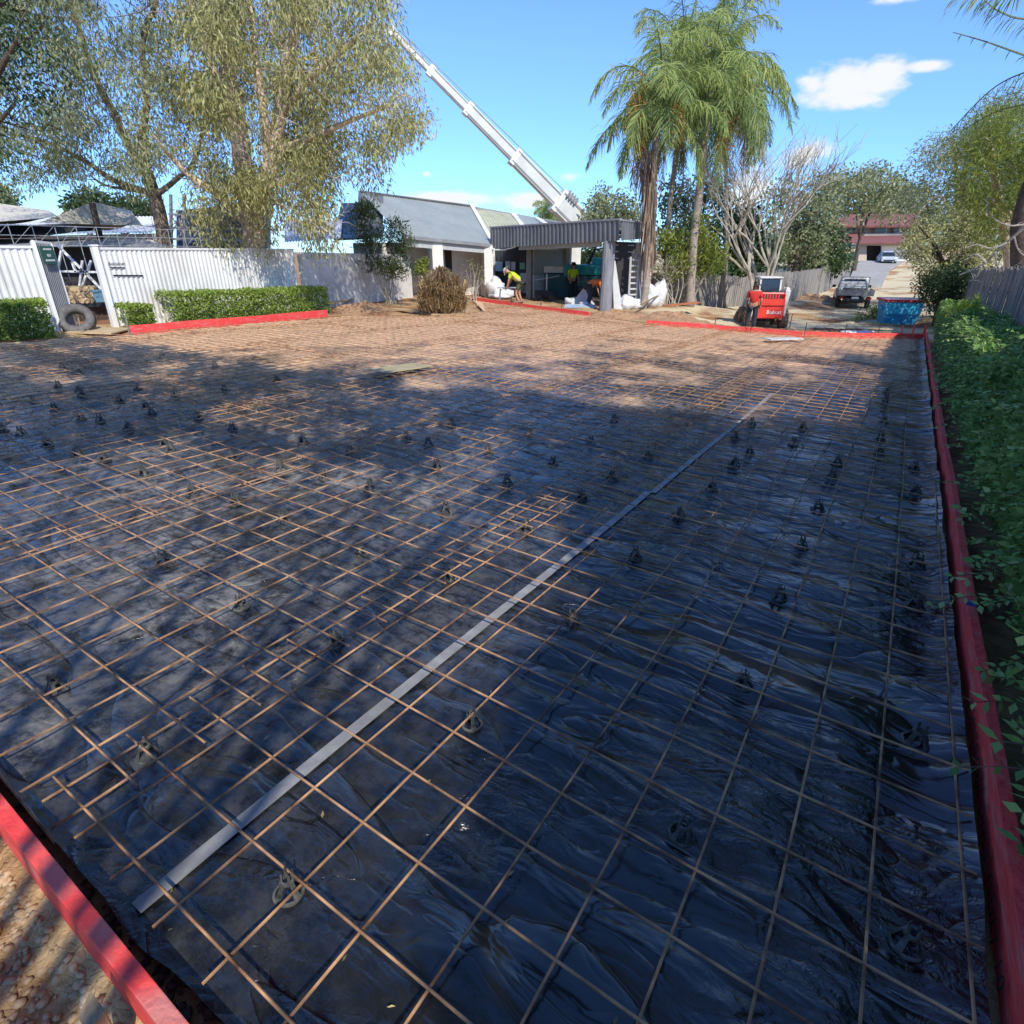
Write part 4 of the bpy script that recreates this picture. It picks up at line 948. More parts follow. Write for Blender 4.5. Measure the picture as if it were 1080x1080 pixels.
bag(686,27.4,0.40,0.81,'tall white wrapped bundle just right of the palm trunk'); bag(694,27.8,0.32,1.05,'pale wrapped bundle second to the right of the palm trunk'); bag(523,30.3,0.50,0.81,'large pale wrapped pile against the white building corner'); bag(530,29.8,0.58,0.43,'low pale pile beside the saw bench')
mb = MB(); q = at_ground(615,26.9); mb.slab(q+Vector((-.6,0,.0)), q+Vector((.5,-.1,.05)), q+Vector((.3,.1,.75)), q+Vector((.1,.12,.85)), .02); tag(mb.build('folded_sheet', M_board), 'pale folded sheet tilted on the ground left of the orange shirt', 'sheet')
mb = MB(); q = at_ground(612,25.7); mb.slab(q+Vector((-.7,-.1,.03)), q+Vector((.7,-.1,.03)), q+Vector((.6,.5,.1)), q+Vector((-.6,.4,.12)), .03); tag(mb.build('plastic_wrapping', mat('pale_blue_wrap',(.45,.55,.65),(.35,.42,.5),rough=.4,bump=.6)), 'pale blue plastic wrapping lying in front of the portico', 'wrapping')
# saw bench
sb = thing('saw_bench', at_ground(536,27.4), 'work bench with pale board in front of the lime shirt worker', 'bench'); q = at_ground(536,27.4)
mb = MB(); mb.box(q+Vector((0,0,.62)), (1.0,.5,.05)); mb.build('bench_top', M_board, sb)
for sx in (-.4,.4):
    for sy in (-.2,.2): mb = MB(); mb.bar(q+Vector((sx,sy,0)), q+Vector((sx*.85,sy*.8,.6)), .05, .05); mb.build('leg', M_steel, sb)
# wheelie stand (trolley) near inner wall
tl = thing('hand_trolley', at_ground(574,29.5), 'dark wheeled trolley standing by the inner pale wall', 'trolley'); q = at_ground(574,29.5)
mb = MB(); mb.box(q+Vector((0,0,.3)), (.9,.5,.3)); mb.build('tray', M_dark, tl, bevel=.02)
for sx in (-.32,.32): mb = MB(); mb.lathe(q+Vector((sx,-.27,.15)), [(.0,-.03),(.15,-.03),(.15,.03),(.0,.03)], 14, (0,1,0)); mb.build('wheel', M_black, tl)
mb = MB(); mb.tube([q+Vector((.1,0,.4)), q+Vector((.1,0,1.2))], .04, 6); mb.tube([q+Vector((-.5,0,.9)), q+Vector((.7,0,1.1))], .025, 5); mb.build('handle', M_steel, tl)

# teal machine and bins behind portico
tm_ = thing('teal_machine', at_ground(618,34), 'teal excavator seen through the portico opening', 'machine'); q = at_ground(622,34)
def bx(mbq, c, s, ax=None): mbq.box(q+Vector(c), s, ax); return mbq
mb = MB(); bx(mb,(0,0,1.35),(2.1,1.4,.55)); bx(mb,(.5,0,1.75),(1.1,1.2,.4)); mb.build('engine_cover', M_teal, tm_, bevel=.12)
mb = MB(); bx(mb,(-.2,0,.75),(2.6,1.4,.6)); mb.build('body', M_tealdk, tm_, bevel=.05)
for s in (-1,1):
    mb = MB(); bx(mb,(0,s*.75,.25),(2.6,.35,.5)); mb.build('track', M_black, tm_, bevel=.15)
mb = MB(); mb.tube([q+Vector((-.2,-.2,1.6)), q+Vector((.2,-.2,2.6)), q+Vector((.75,-.2,2.95)), q+Vector((1.15,-.2,2.7)), q+Vector((1.25,-.2,1.9))], .07, 7); mb.build('boom', M_dark, tm_)
mb = MB(); mb.tube([q+Vector((-.3,-.1,1.7)), q+Vector((.1,-.1,2.3)), q+Vector((.7,-.1,2.5))], .03, 6); mb.build('hose', M_black, tm_)
tb = thing('teal_skip', at_ground(587,31.5), 'dark teal skip with pale lid and teal cloth draped on it', 'skip'); q = at_ground(586,31.2)
mb = MB(); mb.hexa([q+Vector((-.55,-.4,.1)), q+Vector((.85,-.4,.1)), q+Vector((.85,.5,.1)), q+Vector((-.55,.5,.1)), q+Vector((-.6,-.45,1.2)), q+Vector((.95,-.45,1.2)), q+Vector((.95,.55,1.2)), q+Vector((-.6,.55,1.2))]); mb.build('tub', M_tealdk, tb, bevel=.03)
mb = MB(); 
for i in range(7): mb.bar(q+Vector((-.5+i*.21,-.46,.15)), q+Vector((-.54+i*.225,-.49,1.15)), .04, .03, (0,1,0))
mb.build('ribs', M_tealdk, tb)
mb = MB(); mb.box(q+Vector((-.15,0,1.38)), (.95,.9,.3)); mb.build('pale_lid', M_board, tb, bevel=.03)
cl_ = MB(); n = 10
for i in range(n+1):
    for j in range(n+1):
        s, t = i/n, j/n; cl_.v.append(q+Vector((.35+.65*s+.02*math.sin(9*t), -.52-.05*math.sin(s*14)*(t), 1.62-(.75*t)*(1-.35*abs(math.sin(s*8))))))
for i in range(n):
    for j in range(n): k_ = i*(n+1)+j; cl_.f.append((k_, k_+1, k_+n+2, k_+n+1))
tag(cl_.build('teal_cloth', M_teal, smooth=True), 'bright teal cloth hanging over the skip edge', 'cloth')
# distant palm, crane etc
# ------------------------------------------------------------------ crane boom
cr_ = thing('crane_boom', P(612,236,52), 'long cream telescopic crane boom rising over the roofs to the upper left', 'crane')
A0 = P(614,238,50); A1 = P(425,45,47)
def bp_(t): return A0.lerp(A1, t)
secs = [(-.05,.16,1.6,.2),(.1,.42,1.05,.2),(.4,.68,.78,.2),(.66,.87,.58,.2),(.85,1.06,.44,.2)]
for i, (t0, t1, s, _) in enumerate(secs):
    a, b = bp_(t0), bp_(t1); o_ = MB(); o_.bar(a, b, s*.72, s); bo = o_.build('boom_section', M_crane, cr_, bevel=.05)
    o_ = MB(); d = (b-a).normalized(); sd_ = d.cross(Vector((0,0,1))).normalized(); up_ = sd_.cross(d)
    sgn = 1 if sd_.y < 0 else -1
    for k_ in (-.36,.36): o_.bar(a+sd_*sgn*s*.37+up_*s*k_, b+sd_*sgn*s*.37+up_*s*k_, .05, .09*s, up_)
    o_.build('edge_strip', M_cranedk, bo)
    o_ = MB(); o_.bar(b-d*.25, b+d*.12, s*.72+.06, s+.09); o_.build('collar', M_white, bo)
    if i == 0:
        o_ = MB()
        for t in (.1,.115,.13,.145): p_ = bp_(t); o_.bar(p_+up_*s*.3+sd_*sgn*.75, p_+up_*s*.62+sd_*sgn*.75, .12, .12, d); 
        o_.bar(bp_(.08)+up_*s*.6, bp_(.15)+up_*s*.6, .25, .2); o_.build('hose_bracket', M_cranedk, bo)
o_ = MB(); o_.tube([bp_(.1)+Vector((0,0,1.1)), bp_(.5)+Vector((0,0,.85)), bp_(1.0)+Vector((0,0,.5))], .03, 5); o_.build('hoist_rope', M_cranedk, cr_)
o_ = MB(); q = at_ground(618,51); o_.box(Vector((q.x,q.y,q.z+1.3)), (5.5,2.6,1.6)); o_.build('chassis', M_crane, cr_, bevel=.1)

# ------------------------------------------------------------------ foliage builders
def tree_from(name, label, cat, base, limbs, r0, bark, cents, rad, per, L_, W_, lm, droop=.6, group=None, flat=.8, tw=2, twl=1.2, twr=.02, out_k=1.0):
    r = thing(name, base, label, cat, group)
    mb = MB()
    for (pts, a, b) in limbs:
        path = limb(mb, pts, a, b, 8, a*.05)
        if tw: twigs(mb, path, tw, twl, twr, .3, 1)
    mb.build('trunk', bark, r, smooth=True)
    if len(cents):
        p_, t_, o_ = clumps(cents, rad, per, flat); Vt, F = leaf_cards(p_, L_, W_, droop, o_*out_k)
        np_mesh('crown', Vt, F, lm, r, t_)
    return r
# --- big left trees
poly1 = [(150,-60),(418,-60),(410,10),(418,50),(436,95),(445,125),(420,148),(408,162),(402,185),(385,200),(345,196),(310,188),(268,200),(238,205),(205,150),(165,120),(160,40)]
cents = in_px_poly(poly1, 335, 16.5, 24.5, lambda x, y: .12+.88*abs(math.sin(x*.031+1)*math.cos(y*.037+x*.01)))
low = [(205,190),(265,178),(340,182),(352,205),(357,240),(340,262),(325,235),(300,205),(288,250),(270,262),(232,264),(205,258),(198,215)]
cents += in_px_poly(low, 46, 17.5, 20)
b0 = at_ground(268,19.6)
def PL(lst, Y, dY=0): return [P(x, y, Y+dY*i) for i, (x, y) in enumerate(lst)]
limbs = [([b0]+PL([(268,262),(262,205),(250,130),(238,60),(228,-20),(220,-60)],19.6), .42, .16),
         ([P(263,205,19.6)]+PL([(250,150),(232,95),(215,40),(195,-20)],19.4,-.3), .24, .08),
         ([P(262,230,19.6)]+PL([(285,180),(296,110),(305,60),(318,0),(330,-50)],19.4,-.2), .28, .09),
         ([P(285,180,19.4)]+PL([(278,120),(270,60),(262,-10)],19,.2), .17, .06),
         ([P(296,120,19.2)]+PL([(330,80),(365,50),(395,20)],19,-.3), .13, .04),
         ([P(290,160,19.2)]+PL([(330,145),(375,125),(415,110)],18.6,-.3), .12, .035),
         ([P(264,240,19.6)]+PL([(230,205),(205,190),(180,165),(160,140)],19.5,-.1), .16, .05),
         ([P(280,200,19.4)]+PL([(310,190),(330,215),(345,245)],18.8,-.2), .09, .03)]
tree_from('paperbark_tree', 'tall paperbark tree with pinkish trunks and golden olive drooping leaves', 'tree', b0, limbs, .4, M_bark, cents, .66, 180, .18, .038, L_gold, droop=1.9, tw=9, twl=1.9, twr=.02)
poly2 = [(0,-60),(175,-60),(190,40),(210,110),(220,165),(196,205),(150,190),(110,196),(60,180),(20,205),(-30,195),(-60,100),(-60,-60)]
cents = in_px_poly(poly2, 235, 16.5, 22.5, lambda x, y: .12+.88*abs(math.sin(x*.04+2)*math.cos(y*.045+x*.012)))
b0 = at_ground(176,20.8)
limbs = [([b0]+PL([(174,255),(166,215),(158,190)],20.6), .26, .18),
         ([P(160,195,20.5)]+PL([(140,160),(120,120),(95,70),(80,20),(60,-30)],20.3,-.2), .17, .05),
         ([P(160,195,20.5)]+PL([(150,150),(155,100),(150,50),(165,0)],20.3,-.3), .15, .05),
         ([P(163,205,20.5)]+PL([(120,190),(90,170),(50,150),(10,140)],20.2,-.3), .11, .03),
         ([P(166,205,20.5)]+PL([(185,190),(205,170),(215,130)],20.3,-.2), .1, .04),
         ([P(162,205,20.5)]+PL([(135,200),(110,195),(95,185)],20.3,-.2), .06, .02)]
tree_from('gum_tree', 'dark trunked gum tree with dull olive crown left of the paperbark', 'tree', b0, limbs, .3, mat('brown_grey_gum_bark', (.34,.26,.19), (.14,.1,.075), rough=.85, scale=4, bump=.8), cents, .62, 165, .17, .034, L_olive, droop=1.9, tw=9, twl=1.8, twr=.018)
poly3 = [(-90,-60),(25,-60),(40,20),(55,90),(30,150),(0,180),(-60,190),(-90,60)]
cents = in_px_poly(poly3, 40, 13, 15.5)
b0 = at_ground(-70,14)
limbs = [([b0, P(-60,200,14), P(-40,100,14), P(-10,20,14), P(10,-40,14)], .25, .07), ([P(-50,150,14), P(-10,90,13.8), P(18,40,13.6)], .12, .03), ([P(-60,190,14), P(-20,150,14), P(15,110,13.8)], .09, .03)]
tree_from('dark_gum_tree', 'dark green tree at the left edge overhanging the picture', 'tree', b0, limbs, .25, M_barkdk, cents, .6, 120, .12, .045, L_dark, droop=.8, tw=3)

# --- hedges on left
def hedge(name, a, b, dep, h, n, lm, L_, W_, label, cat='hedge', group=None):
    a = Vector(a); b = Vector(b); d = (b-a); ln = d.length; d.normalize(); nn = Vector((-d.y, d.x, 0))
    r = thing(name, a.lerp(b, .5), label, cat, group); c = []
    k = int(ln*h*dep*30+10)
    s = rng.uniform(0, 1, n); t = rng.uniform(-.5, .5, n); z = rng.uniform(0, 1, n)
    face = rng.uniform(0, 1, n); t = np.where(face < .4, -.5+rng.uniform(-.06,.1,n), t); z = np.where((face > .4) & (face < .75), 1+rng.uniform(-.1,.06,n), z)
    bump = np.array([.1*mnoise.noise(Vector((x*ln*1.5, y*2, w_*3))) for x, y, w_ in zip(s, t, z)])
    zz = z*h*(1+bump); tt = t*dep*(1+2*bump)
    base = np.array([tuple(a.lerp(b, q)) for q in s])
    C = base+np.outer(tt, np.array(nn))+np.outer(zz, (0,0,1.))
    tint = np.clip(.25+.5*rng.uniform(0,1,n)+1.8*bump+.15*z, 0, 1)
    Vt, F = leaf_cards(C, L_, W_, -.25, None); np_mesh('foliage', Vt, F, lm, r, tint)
    mb = MB(); nst = max(3, int(ln/.35))
    for i in range(nst):
        q = a.lerp(b, (i+.5)/nst); mb.tube([q-Vector((0,0,.05)), q+Vector((random.gauss(0,.05),random.gauss(0,.05),h*.5)), q+Vector((random.gauss(0,.1),random.gauss(0,.1),h*.85))], .012, 5)
    mb.build('stems', M_barkdk, r); return r
hg = 'clipped hedges along the white fence'
hedge('hedge', G(-40,360)+Vector((-.1,.1,0)), G(54,355)+Vector((0,.1,0)), .7, .68, 6500, L_hedge, .07, .04, 'clipped green hedge left of the gate', group=hg)
hedge('hedge', G(133,347), G(160,345), .55, .5, 2600, L_hedge, .07, .04, 'short clipped hedge immediately right of the gate', group=hg)
hedge('hedge', G(180,342), G(340,328), .75, .72, 16000, L_hedge, .075, .042, 'long clipped hedge behind the sunlit red board', group=hg)
# --- right hedge
def right_hedge():
    r = thing('hedge', UV(9,-1.1), 'long dark green leafy hedge between red side board and paling fence', 'hedge'); n = 120000
    u = 1.9+(rng.uniform(0,1,n)**1.35)*18.5
    z = rng.uniform(0,1,n)**.7; v = rng.uniform(0,1,n)
    face = rng.uniform(0,1,n)
    h = np.array([1.1+.16*mnoise.noise(Vector((x*.9,0,0)))+.1*mnoise.noise(Vector((x*3,2,0))) for x in u])
    h *= np.clip((u-1.4)/1.0, .45, 1)
    zz = np.where(face < .35, h*(1-.12*rng.uniform(0,1,n)), z*h)
    edge = np.array([.16*mnoise.noise(Vector((x*1.3, y*2.2, 4)))+.06*mnoise.noise(Vector((x*4.5, y*6, 8))) for x, y in zip(u, zz)])
    inner = -.76-.1*(zz/h < .35)+.10*(zz/h)*0+edge*.9
    inner = inner-.1*np.clip(1-zz/h-.5, 0, 1)*2
    outer = -1.45
    vv = np.where((face > .35) & (face < .8), inner-.1*rng.uniform(0,1,n), inner+(outer-inner)*v)
    x = u*U.x+vv*V.x; y = u*U.y+vv*V.y
    C = np.stack([x, y, -.0309*x-.0099*y+zz+.02], 1)
    keep = ~((u < 2.2) & (rng.uniform(0,1,n) < .3)); C = C[keep]
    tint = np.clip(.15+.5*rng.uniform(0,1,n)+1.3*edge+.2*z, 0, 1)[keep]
    Vt, F = leaf_cards(C, .075, .034, .15, np.tile(np.array([-.5*V.x*-1, -.5*V.y*-1, 0]), (len(C),1))*1.0, None)
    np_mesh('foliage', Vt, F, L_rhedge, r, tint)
    # arching sprays with paired leaflets
    Cs = []; T = []; D = []; mb = MB()
    for _ in range(1000):
        uu_ = 1.7+random.random()**1.2*15; h_ = random.uniform(.25, 1.2); p = UV(uu_, -.82+random.uniform(-.4,.08), h_)
        d = Vector((V.x*random.uniform(.2,1)+random.gauss(0,.4), V.y*random.uniform(.2,1)-random.uniform(0,.7), random.uniform(-.1,.7))).normalized(); ln = random.uniform(.14,.36); path = [p]
        for k_ in range(6): d = (d+Vector((0,0,-.13))).normalized(); path.append(path[-1]+d*ln/6)
        mb.tube(path, .0022, 3, False); sd_ = d.cross(Vector((0,0,1))).normalized(); tn = random.uniform(.3,1)
        for k_ in range(1,7):
            for s in (-1,1): Cs.append(tuple(path[k_])); D.append(tuple((sd_*s*2.2+d*1.2)*2)); T.append(min(1, tn*.7+random.uniform(0,.3)))
    Vt, F = leaf_cards(np.array(Cs), .062, .026, .1, np.array(D), None, spread=.5); np_mesh('sprays', Vt, F, L_rhedge, r, np.array(T))
    for i in range(60):
        u_ = 1.2+i*.32; q = UV(u_, -1.1+random.uniform(-.2,.15)); mb.tube([q-Vector((0,0,.05)), q+Vector((random.gauss(0,.1),random.gauss(0,.1),.5)), q+Vector((random.gauss(0,.15),random.gauss(0,.15),.95))], [.014,.01,.005], 5)
    mb.build('stems', M_barkdk, r)
right_hedge()
cents = [tuple(P(x, y, 11.6)) for x, y in [(1008,326),(1020,330),(1030,336),(1015,338),(1034,350),(1024,322),(1040,343)]]
r = thing('yellow_shrub', UV(14.6,-1.2), 'bright yellow green shrub tip catching the sun at the far end of the hedge', 'shrub')
p_, t_, o_ = clumps(cents, .2, 90, .8); Vt, F = leaf_cards(p_, .09, .05, 0, o_); np_mesh('foliage', Vt, F, L_yellow, r, t_)
mb = MB(); mb.tube([UV(14.6,-1.2), Vector(cents[1])], .02, 5); mb.build('stem', M_barkdk, r)

# --- right paling fence (in panels)
rf = thing('paling_fence', UV(16,-1.58), 'tall grey weathered paling fence behind the right hedge', 'fence')
mb = MB(); u = -2.0
while u < 27:
    q = UV(u, -1.6+random.choice((0,.012,-.01))); tz = 1.95+.03*random.gauss(0,1)+.12*min(1,max(0,(14-u)/14)); mb.hexa([q-U*.048-Vector((0,0,.1)), q+U*.048-Vector((0,0,.1)), q+U*.048-V*.018-Vector((0,0,.1)), q-U*.048-V*.018-Vector((0,0,.1)), q-U*.048+Vector((0,0,tz)), q+U*.048+Vector((0,0,tz)), q+U*.048-V*.018+Vector((0,0,tz)), q-U*.048-V*.018+Vector((0,0,tz))]); u += .108
mb.build('palings', M_gfence, rf)
mb = MB(); 
for z in (.3,1.5): mb.bar(UV(-2,-1.66,z), UV(27,-1.66,z), .05, .09)
mb.build('rails', M_gfence, rf)

# --- back right paling fence
def paling(pts, h, label):
    r = thing('paling_fence', pts[0], label, 'fence'); mb = MB()
    for a, b in zip(pts[:-1], pts[1:]):
        a = Vector(a); b = Vector(b); n = int((b-a).length/.13); d = (b-a).normalized(); nn = Vector((-d.y,d.x,0)).normalized()*.02
        for i in range(n):
            q = a.lerp(b, (i+.5)/n); t = h+random.gauss(0,.025); s = d*.058
            mb.hexa([q-s-nn-Vector((0,0,.2)), q+s-nn-Vector((0,0,.2)), q+s+nn-Vector((0,0,.2)), q-s+nn-Vector((0,0,.2)), q-s-nn+Vector((0,0,t)), q+s-nn+Vector((0,0,t)), q+s+nn+Vector((0,0,t)), q-s+nn+Vector((0,0,t))])
    mb.build('palings', M_gfence, r); mb = MB()
    for a, b in zip(pts[:-1], pts[1:]):
        for z in (.35, h-.35): mb.bar(Vector(a)+Vector((0,.05,z)), Vector(b)+Vector((0,.05,z)), .05, .09)
    mb.build('rails', M_gfence, r); return r
paling([P(684,323,30), P(730,324,31), P(786,325,32.5)], 1.55, 'grey paling fence behind the lime green shrub')
paling([P(786,325,32.5), P(836,320,36), P(861,312,42)], 1.75, 'grey paling fence running back behind the loader')
paling([P(862,311.5,43), P(893,303,56)], 1.9, 'farthest grey paling fence beside the driveway')

# ------------------------------------------------------------------ palms
def frond(Cs, Ds, Ts, Ls, mb, base, az, el, ln, droop, tn, hang=.5, n=86, drooplen=1.1):
    d = Vector((math.cos(az)*math.cos(el), math.sin(az)*math.cos(el), math.sin(el))); p = Vector(base); path = [p.copy()]; seg = 14
    for k in range(seg):
        d = (d+Vector((0,0,-droop/seg*(.35+1.5*k/seg)*2))).normalized(); p = p+d*ln/seg; path.append(p.copy())
    mb.tube(path, [.03*(1-.85*i/seg)+.004 for i in range(seg+1)], 5, False)
    for i in range(n):
        t = .12+.88*i/n; f = t*seg; k = min(seg-1, int(f)); q = path[k].lerp(path[k+1], f-k); dd = (path[k+1]-path[k]).normalized(); sd = dd.cross(Vector((0,0,1)))
        if sd.length < .1: sd = Vector((1,0,0))
        sd.normalize(); l = (.75*math.sin(math.pi*min(1,t*.9+.12))+.15)*drooplen
        for s in (-1,1):
            Cs.append(tuple(q)); Ds.append(tuple(sd*s*.75+dd*.5+Vector((random.gauss(0,.32),random.gauss(0,.32),-hang+random.gauss(0,.35))))); Ls.append(l*random.uniform(.8,1.15)); Ts.append(min(1,max(0,tn+random.gauss(0,.13))))
def leaflets(name, Cs, Ds, Ls, Ts, m, parent, W=.03):
    C = np.array(Cs); D = np.array(Ds); D /= np.linalg.norm(D, axis=1)[:,None]; l = np.array(Ls)[:,None]
    s = np.cross(D, rng.normal(size=D.shape)); s /= np.linalg.norm(s, axis=1)[:,None]
    mid = C+D*l*.5; D2 = D+np.array([0,0,-.75]); D2 /= np.linalg.norm(D2,axis=1)[:,None]; tip = mid+D2*l*.5
    n = len(C); Vt = np.stack([C-s*W*.3, C+s*W*.3, mid+s*W*.5, mid-s*W*.5, tip+s*W*.06, tip-s*W*.06], 1).reshape(-1,3); b = np.arange(n)*6
    F = np.concatenate([np.stack([b,b+1,b+2,b+3],1), np.stack([b+3,b+2,b+4,b+5],1)]); t = np.array(Ts)
    return np_mesh(name, Vt, F, m, parent, np.concatenate([t,t]))
def palm(name, label, base, trunk, top, ln, nf, seed, r0=.2, r1=.13, skirt=0, fruit=(), azr=(0, 6.283), group='tall palms right of the portico'):
    random.seed(seed); r = thing(name, base, label, 'palm', group); mb = MB(); limb(mb, trunk, r0, r1, 12, .01, 6); mb.build('trunk', M_barkpalm, r, smooth=True)
    Cs, Ds, Ts, Ls = [], [], [], []; mb = MB(); top = Vector(top)
    for i in range(nf):
        az = azr[0]+(azr[1]-azr[0])*((i*.618) % 1)+random.gauss(0,.1); k = i/nf; el = R(88-105*k)+random.gauss(0,.1)
        frond(Cs, Ds, Ts, Ls, mb, top+Vector((0,0,.1-.4*k)), az, el, ln*random.uniform(.85,1.1)*(1-.12*k), 1.25+random.uniform(-.3,.7), .7-.3*k+random.gauss(0,.1), .55)
    mb.build('frond_stalks', MATS['frond_stalk'], r); leaflets('crown', Cs, Ds, Ls, Ts, L_palm, r)
    if skirt:
        Cs, Ds, Ts, Ls = [], [], [], []; mb = MB()
        for i in range(skirt):
            az = random.uniform(0,6.28); frond(Cs, Ds, Ts, Ls, mb, top+Vector((0,0,-.3)), az, R(-5+random.gauss(0,12)), ln*random.uniform(.7,1.0), 2.6, random.random(), 1.2, 30, .8)
        mb.build('dead_stalks', M_barkdk, r); leaflets('dead_fronds', Cs, Ds, Ls, Ts, L_palmdry, r, .03)
    for (fx, fy, fY, sz) in fruit:
        c = P(fx, fy, fY); n = 500; p_ = np.array(c)+rng.normal(size=(n,3))*np.array([.16,.16,.42])*sz; Vt, F = leaf_cards(p_, .07, .06, .2); np_mesh('fruit_cluster', Vt, F, L_fruit, r, rng.uniform(0,1,n))
        mb = MB(); mb.tube([top, (top+c)/2+Vector((0,0,.3)), c+Vector((0,0,.3))], .025, 5); mb.build('fruit_stalk', MATS['frond_stalk'], r)
    return r
mat('frond_stalk', (.2,.22,.08), (.13,.14,.05), rough=.7)
b_ = at_ground(678,25.9); t1 = P(697,112,25.9)
pm = palm('queen_palm', 'tallest palm with hanging brown skirt beside the portico', b_, [b_, P(681,300,25.9), P(685,230,25.9), P(690,165,25.9), t1], t1, 3.7, 24, 3, .17, .11, 5, [(671,110,25.2,1.1),(675,150,25.3,.8),(712,128,25.4,.9)])
# brown hanging thatch on that trunk
Cs, Ds, Ts, Ls = [], [], [], []
for i in range(620):
    t = random.random()**1.25; q = P(685+random.gauss(0,1), 158+t*112, 25.9); a = random.choice((.3,1.4,2.9,4.2,5.6))+random.gauss(0,.25); rr = .13+.14*random.random()**2; Cs.append((q.x+rr*math.cos(a), q.y+rr*math.sin(a), q.z)); Ds.append((math.cos(a)*.12, math.sin(a)*.12, -1)); Ls.append(random.uniform(.4,1.3)); Ts.append(random.random())
leaflets('thatch', Cs, Ds, Ls, Ts, L_palmdry, pm, .05)
b_ = at_ground(727,28.5); t2 = P(748,96,28)
palm('queen_palm', 'leafy middle palm with golden fruit and thick pale trunk', b_, [b_, P(731,260,28.3), P(738,200,28.2), P(744,140,28), t2], t2, 4.5, 34, 5, .22, .14, 1, [(768,142,27.4,1.2),(762,155,27.3,.8)])
b_ = at_ground(702,29.5); t3 = P(722,78,29.5)
palm('queen_palm', 'slender palm standing between the two thicker trunks', b_, [b_, P(704,250,29.5), P(711,180,29.5), P(719,120,29.5), t3], t3, 3.9, 22, 9, .13, .09, 2)
b_ = at_ground(765,31.5); t4 = P(762,105,31.5)
palm('queen_palm', 'thin trunked palm at the right rear of the palm group', b_, [b_, P(766,260,31.5), P(766,200,31.5), P(764,150,31.5), t4], t4, 4.2, 26, 14, .11, .08, 1, [(795,150,31,.5)], azr=(-1.8,2.2))
# hanging off-frame palm at the top right
b_ = Vector((9.6, 5.2, -.3)); t5 = Vector((9.3, 6.4, 5.6)); random.seed(21)
r = thing('overhanging_palm', b_, 'palm beyond the right edge with thin frond tips hanging into the sky', 'palm')
mb = MB(); limb(mb, [b_, Vector((9.5,5.6,2)), t5], .2, .14, 10); mb.build('trunk', M_barkpalm, r)
Cs, Ds, Ts, Ls = [], [], [], []; mb = MB()
def frond_to(pts, n, ll, tn):
    path = [Vector(q) for q in pts]; tmp = MB(); full = limb(mb, path, .02, .004, 4, 0, 6)
    for i in range(n):
        f = (.15+.85*i/n)*(len(full)-1); k = min(len(full)-2, int(f)); q = full[k].lerp(full[k+1], f-k); dd = (full[k+1]-full[k]).normalized(); sd = dd.cross(Vector((0,0,1))).normalized()
        for s in (-1,1): Cs.append(tuple(q)); Ds.append(tuple(sd*s*.4+dd*.5+Vector((0,0,-.7+random.gauss(0,.2))))); Ls.append(ll*random.uniform(.7,1.2)*(1-.4*i/n)); Ts.append(tn+random.gauss(0,.1))
frond_to([t5, P(1140,-60,8), P(1070,-8,8.2), P(1040,-5,8.4), P(1005,-2,8.5)], 40, .32, .35)
frond_to([t5, P(1160,0,8), P(1090,20,8.2), P(1050,10,8.4), P(1030,-12,8.5)], 34, .3, .4)
frond_to([t5, P(1150,80,8), P(1080,58,8.2), P(1040,44,8.5), P(1005,34,8.8)], 10, .12, .3)
frond_to([t5, P(1150,60,8.5), P(1085,75,9), P(1045,95,9.4), P(1005,135,9.8)], 30, .3, .4)
frond_to([t5, P(1160,90,8.5), P(1090,108,9), P(1050,118,9.4), P(1015,138,9.8)], 30, .3, .4)
for i in range(12): frond(Cs, Ds, Ts, Ls, mb, t5, random.uniform(-1.1,1.1), R(random.uniform(10,60)), 3, 1.1, .5)
mb.build('frond_stalks', MATS['frond_stalk'], r); leaflets('crown', Cs, Ds, Ls, Ts, L_palm, r, .011)
random.seed(77)
# distant small palm behind the roofs
b_ = at_ground(581,56); t6 = P(581,222,56)
palm('distant_palm', 'small dark palm behind the crane base', b_, [b_, P(581,240,56), t6], t6, 2.2, 16, 31, .2, .15, group=None)

# ------------------------------------------------------------------ shrubs and other trees
def bush(name, label, base, cents, rad, per, L_, W_, lm, cat='shrub', droop=.0, stems=5, bark=M_barkdk, group=None, sr=.03):
    r = thing(name, base, label, cat, group); mb = MB(); base = Vector(base); cc = [Vector(c) for c in cents]
    for i in range(stems):
        c = cc[(i*7) % len(cc)]; mid = base.lerp(c, .5)+Vector((random.gauss(0,.1),random.gauss(0,.1),.1)); mb.tube([base+Vector((random.gauss(0,.1),random.gauss(0,.1),-.05)), mid, c], [sr, sr*.7, sr*.3], 5)
    mb.build('trunk', bark, r)
    p_, t_, o_ = clumps(cents, rad, per, .85); Vt, F = leaf_cards(p_, L_, W_, droop, o_); np_mesh('crown', Vt, F, lm, r, t_); return r
# leafy shrub in front of wall
b_ = at_ground(412,24.3); cents = in_px_poly([(372,240),(380,215),(395,222),(430,240),(436,262),(434,285),(420,292),(398,285),(378,270)], 34, 23.2, 24.8)
bush('bamboo_shrub', 'upright dark leafy shrub with pale stems in front of the rendered wall', b_, cents, .42, 120, .24, .035, L_bamboo, droop=-.7, stems=16, bark=M_barkbare, sr=.02)
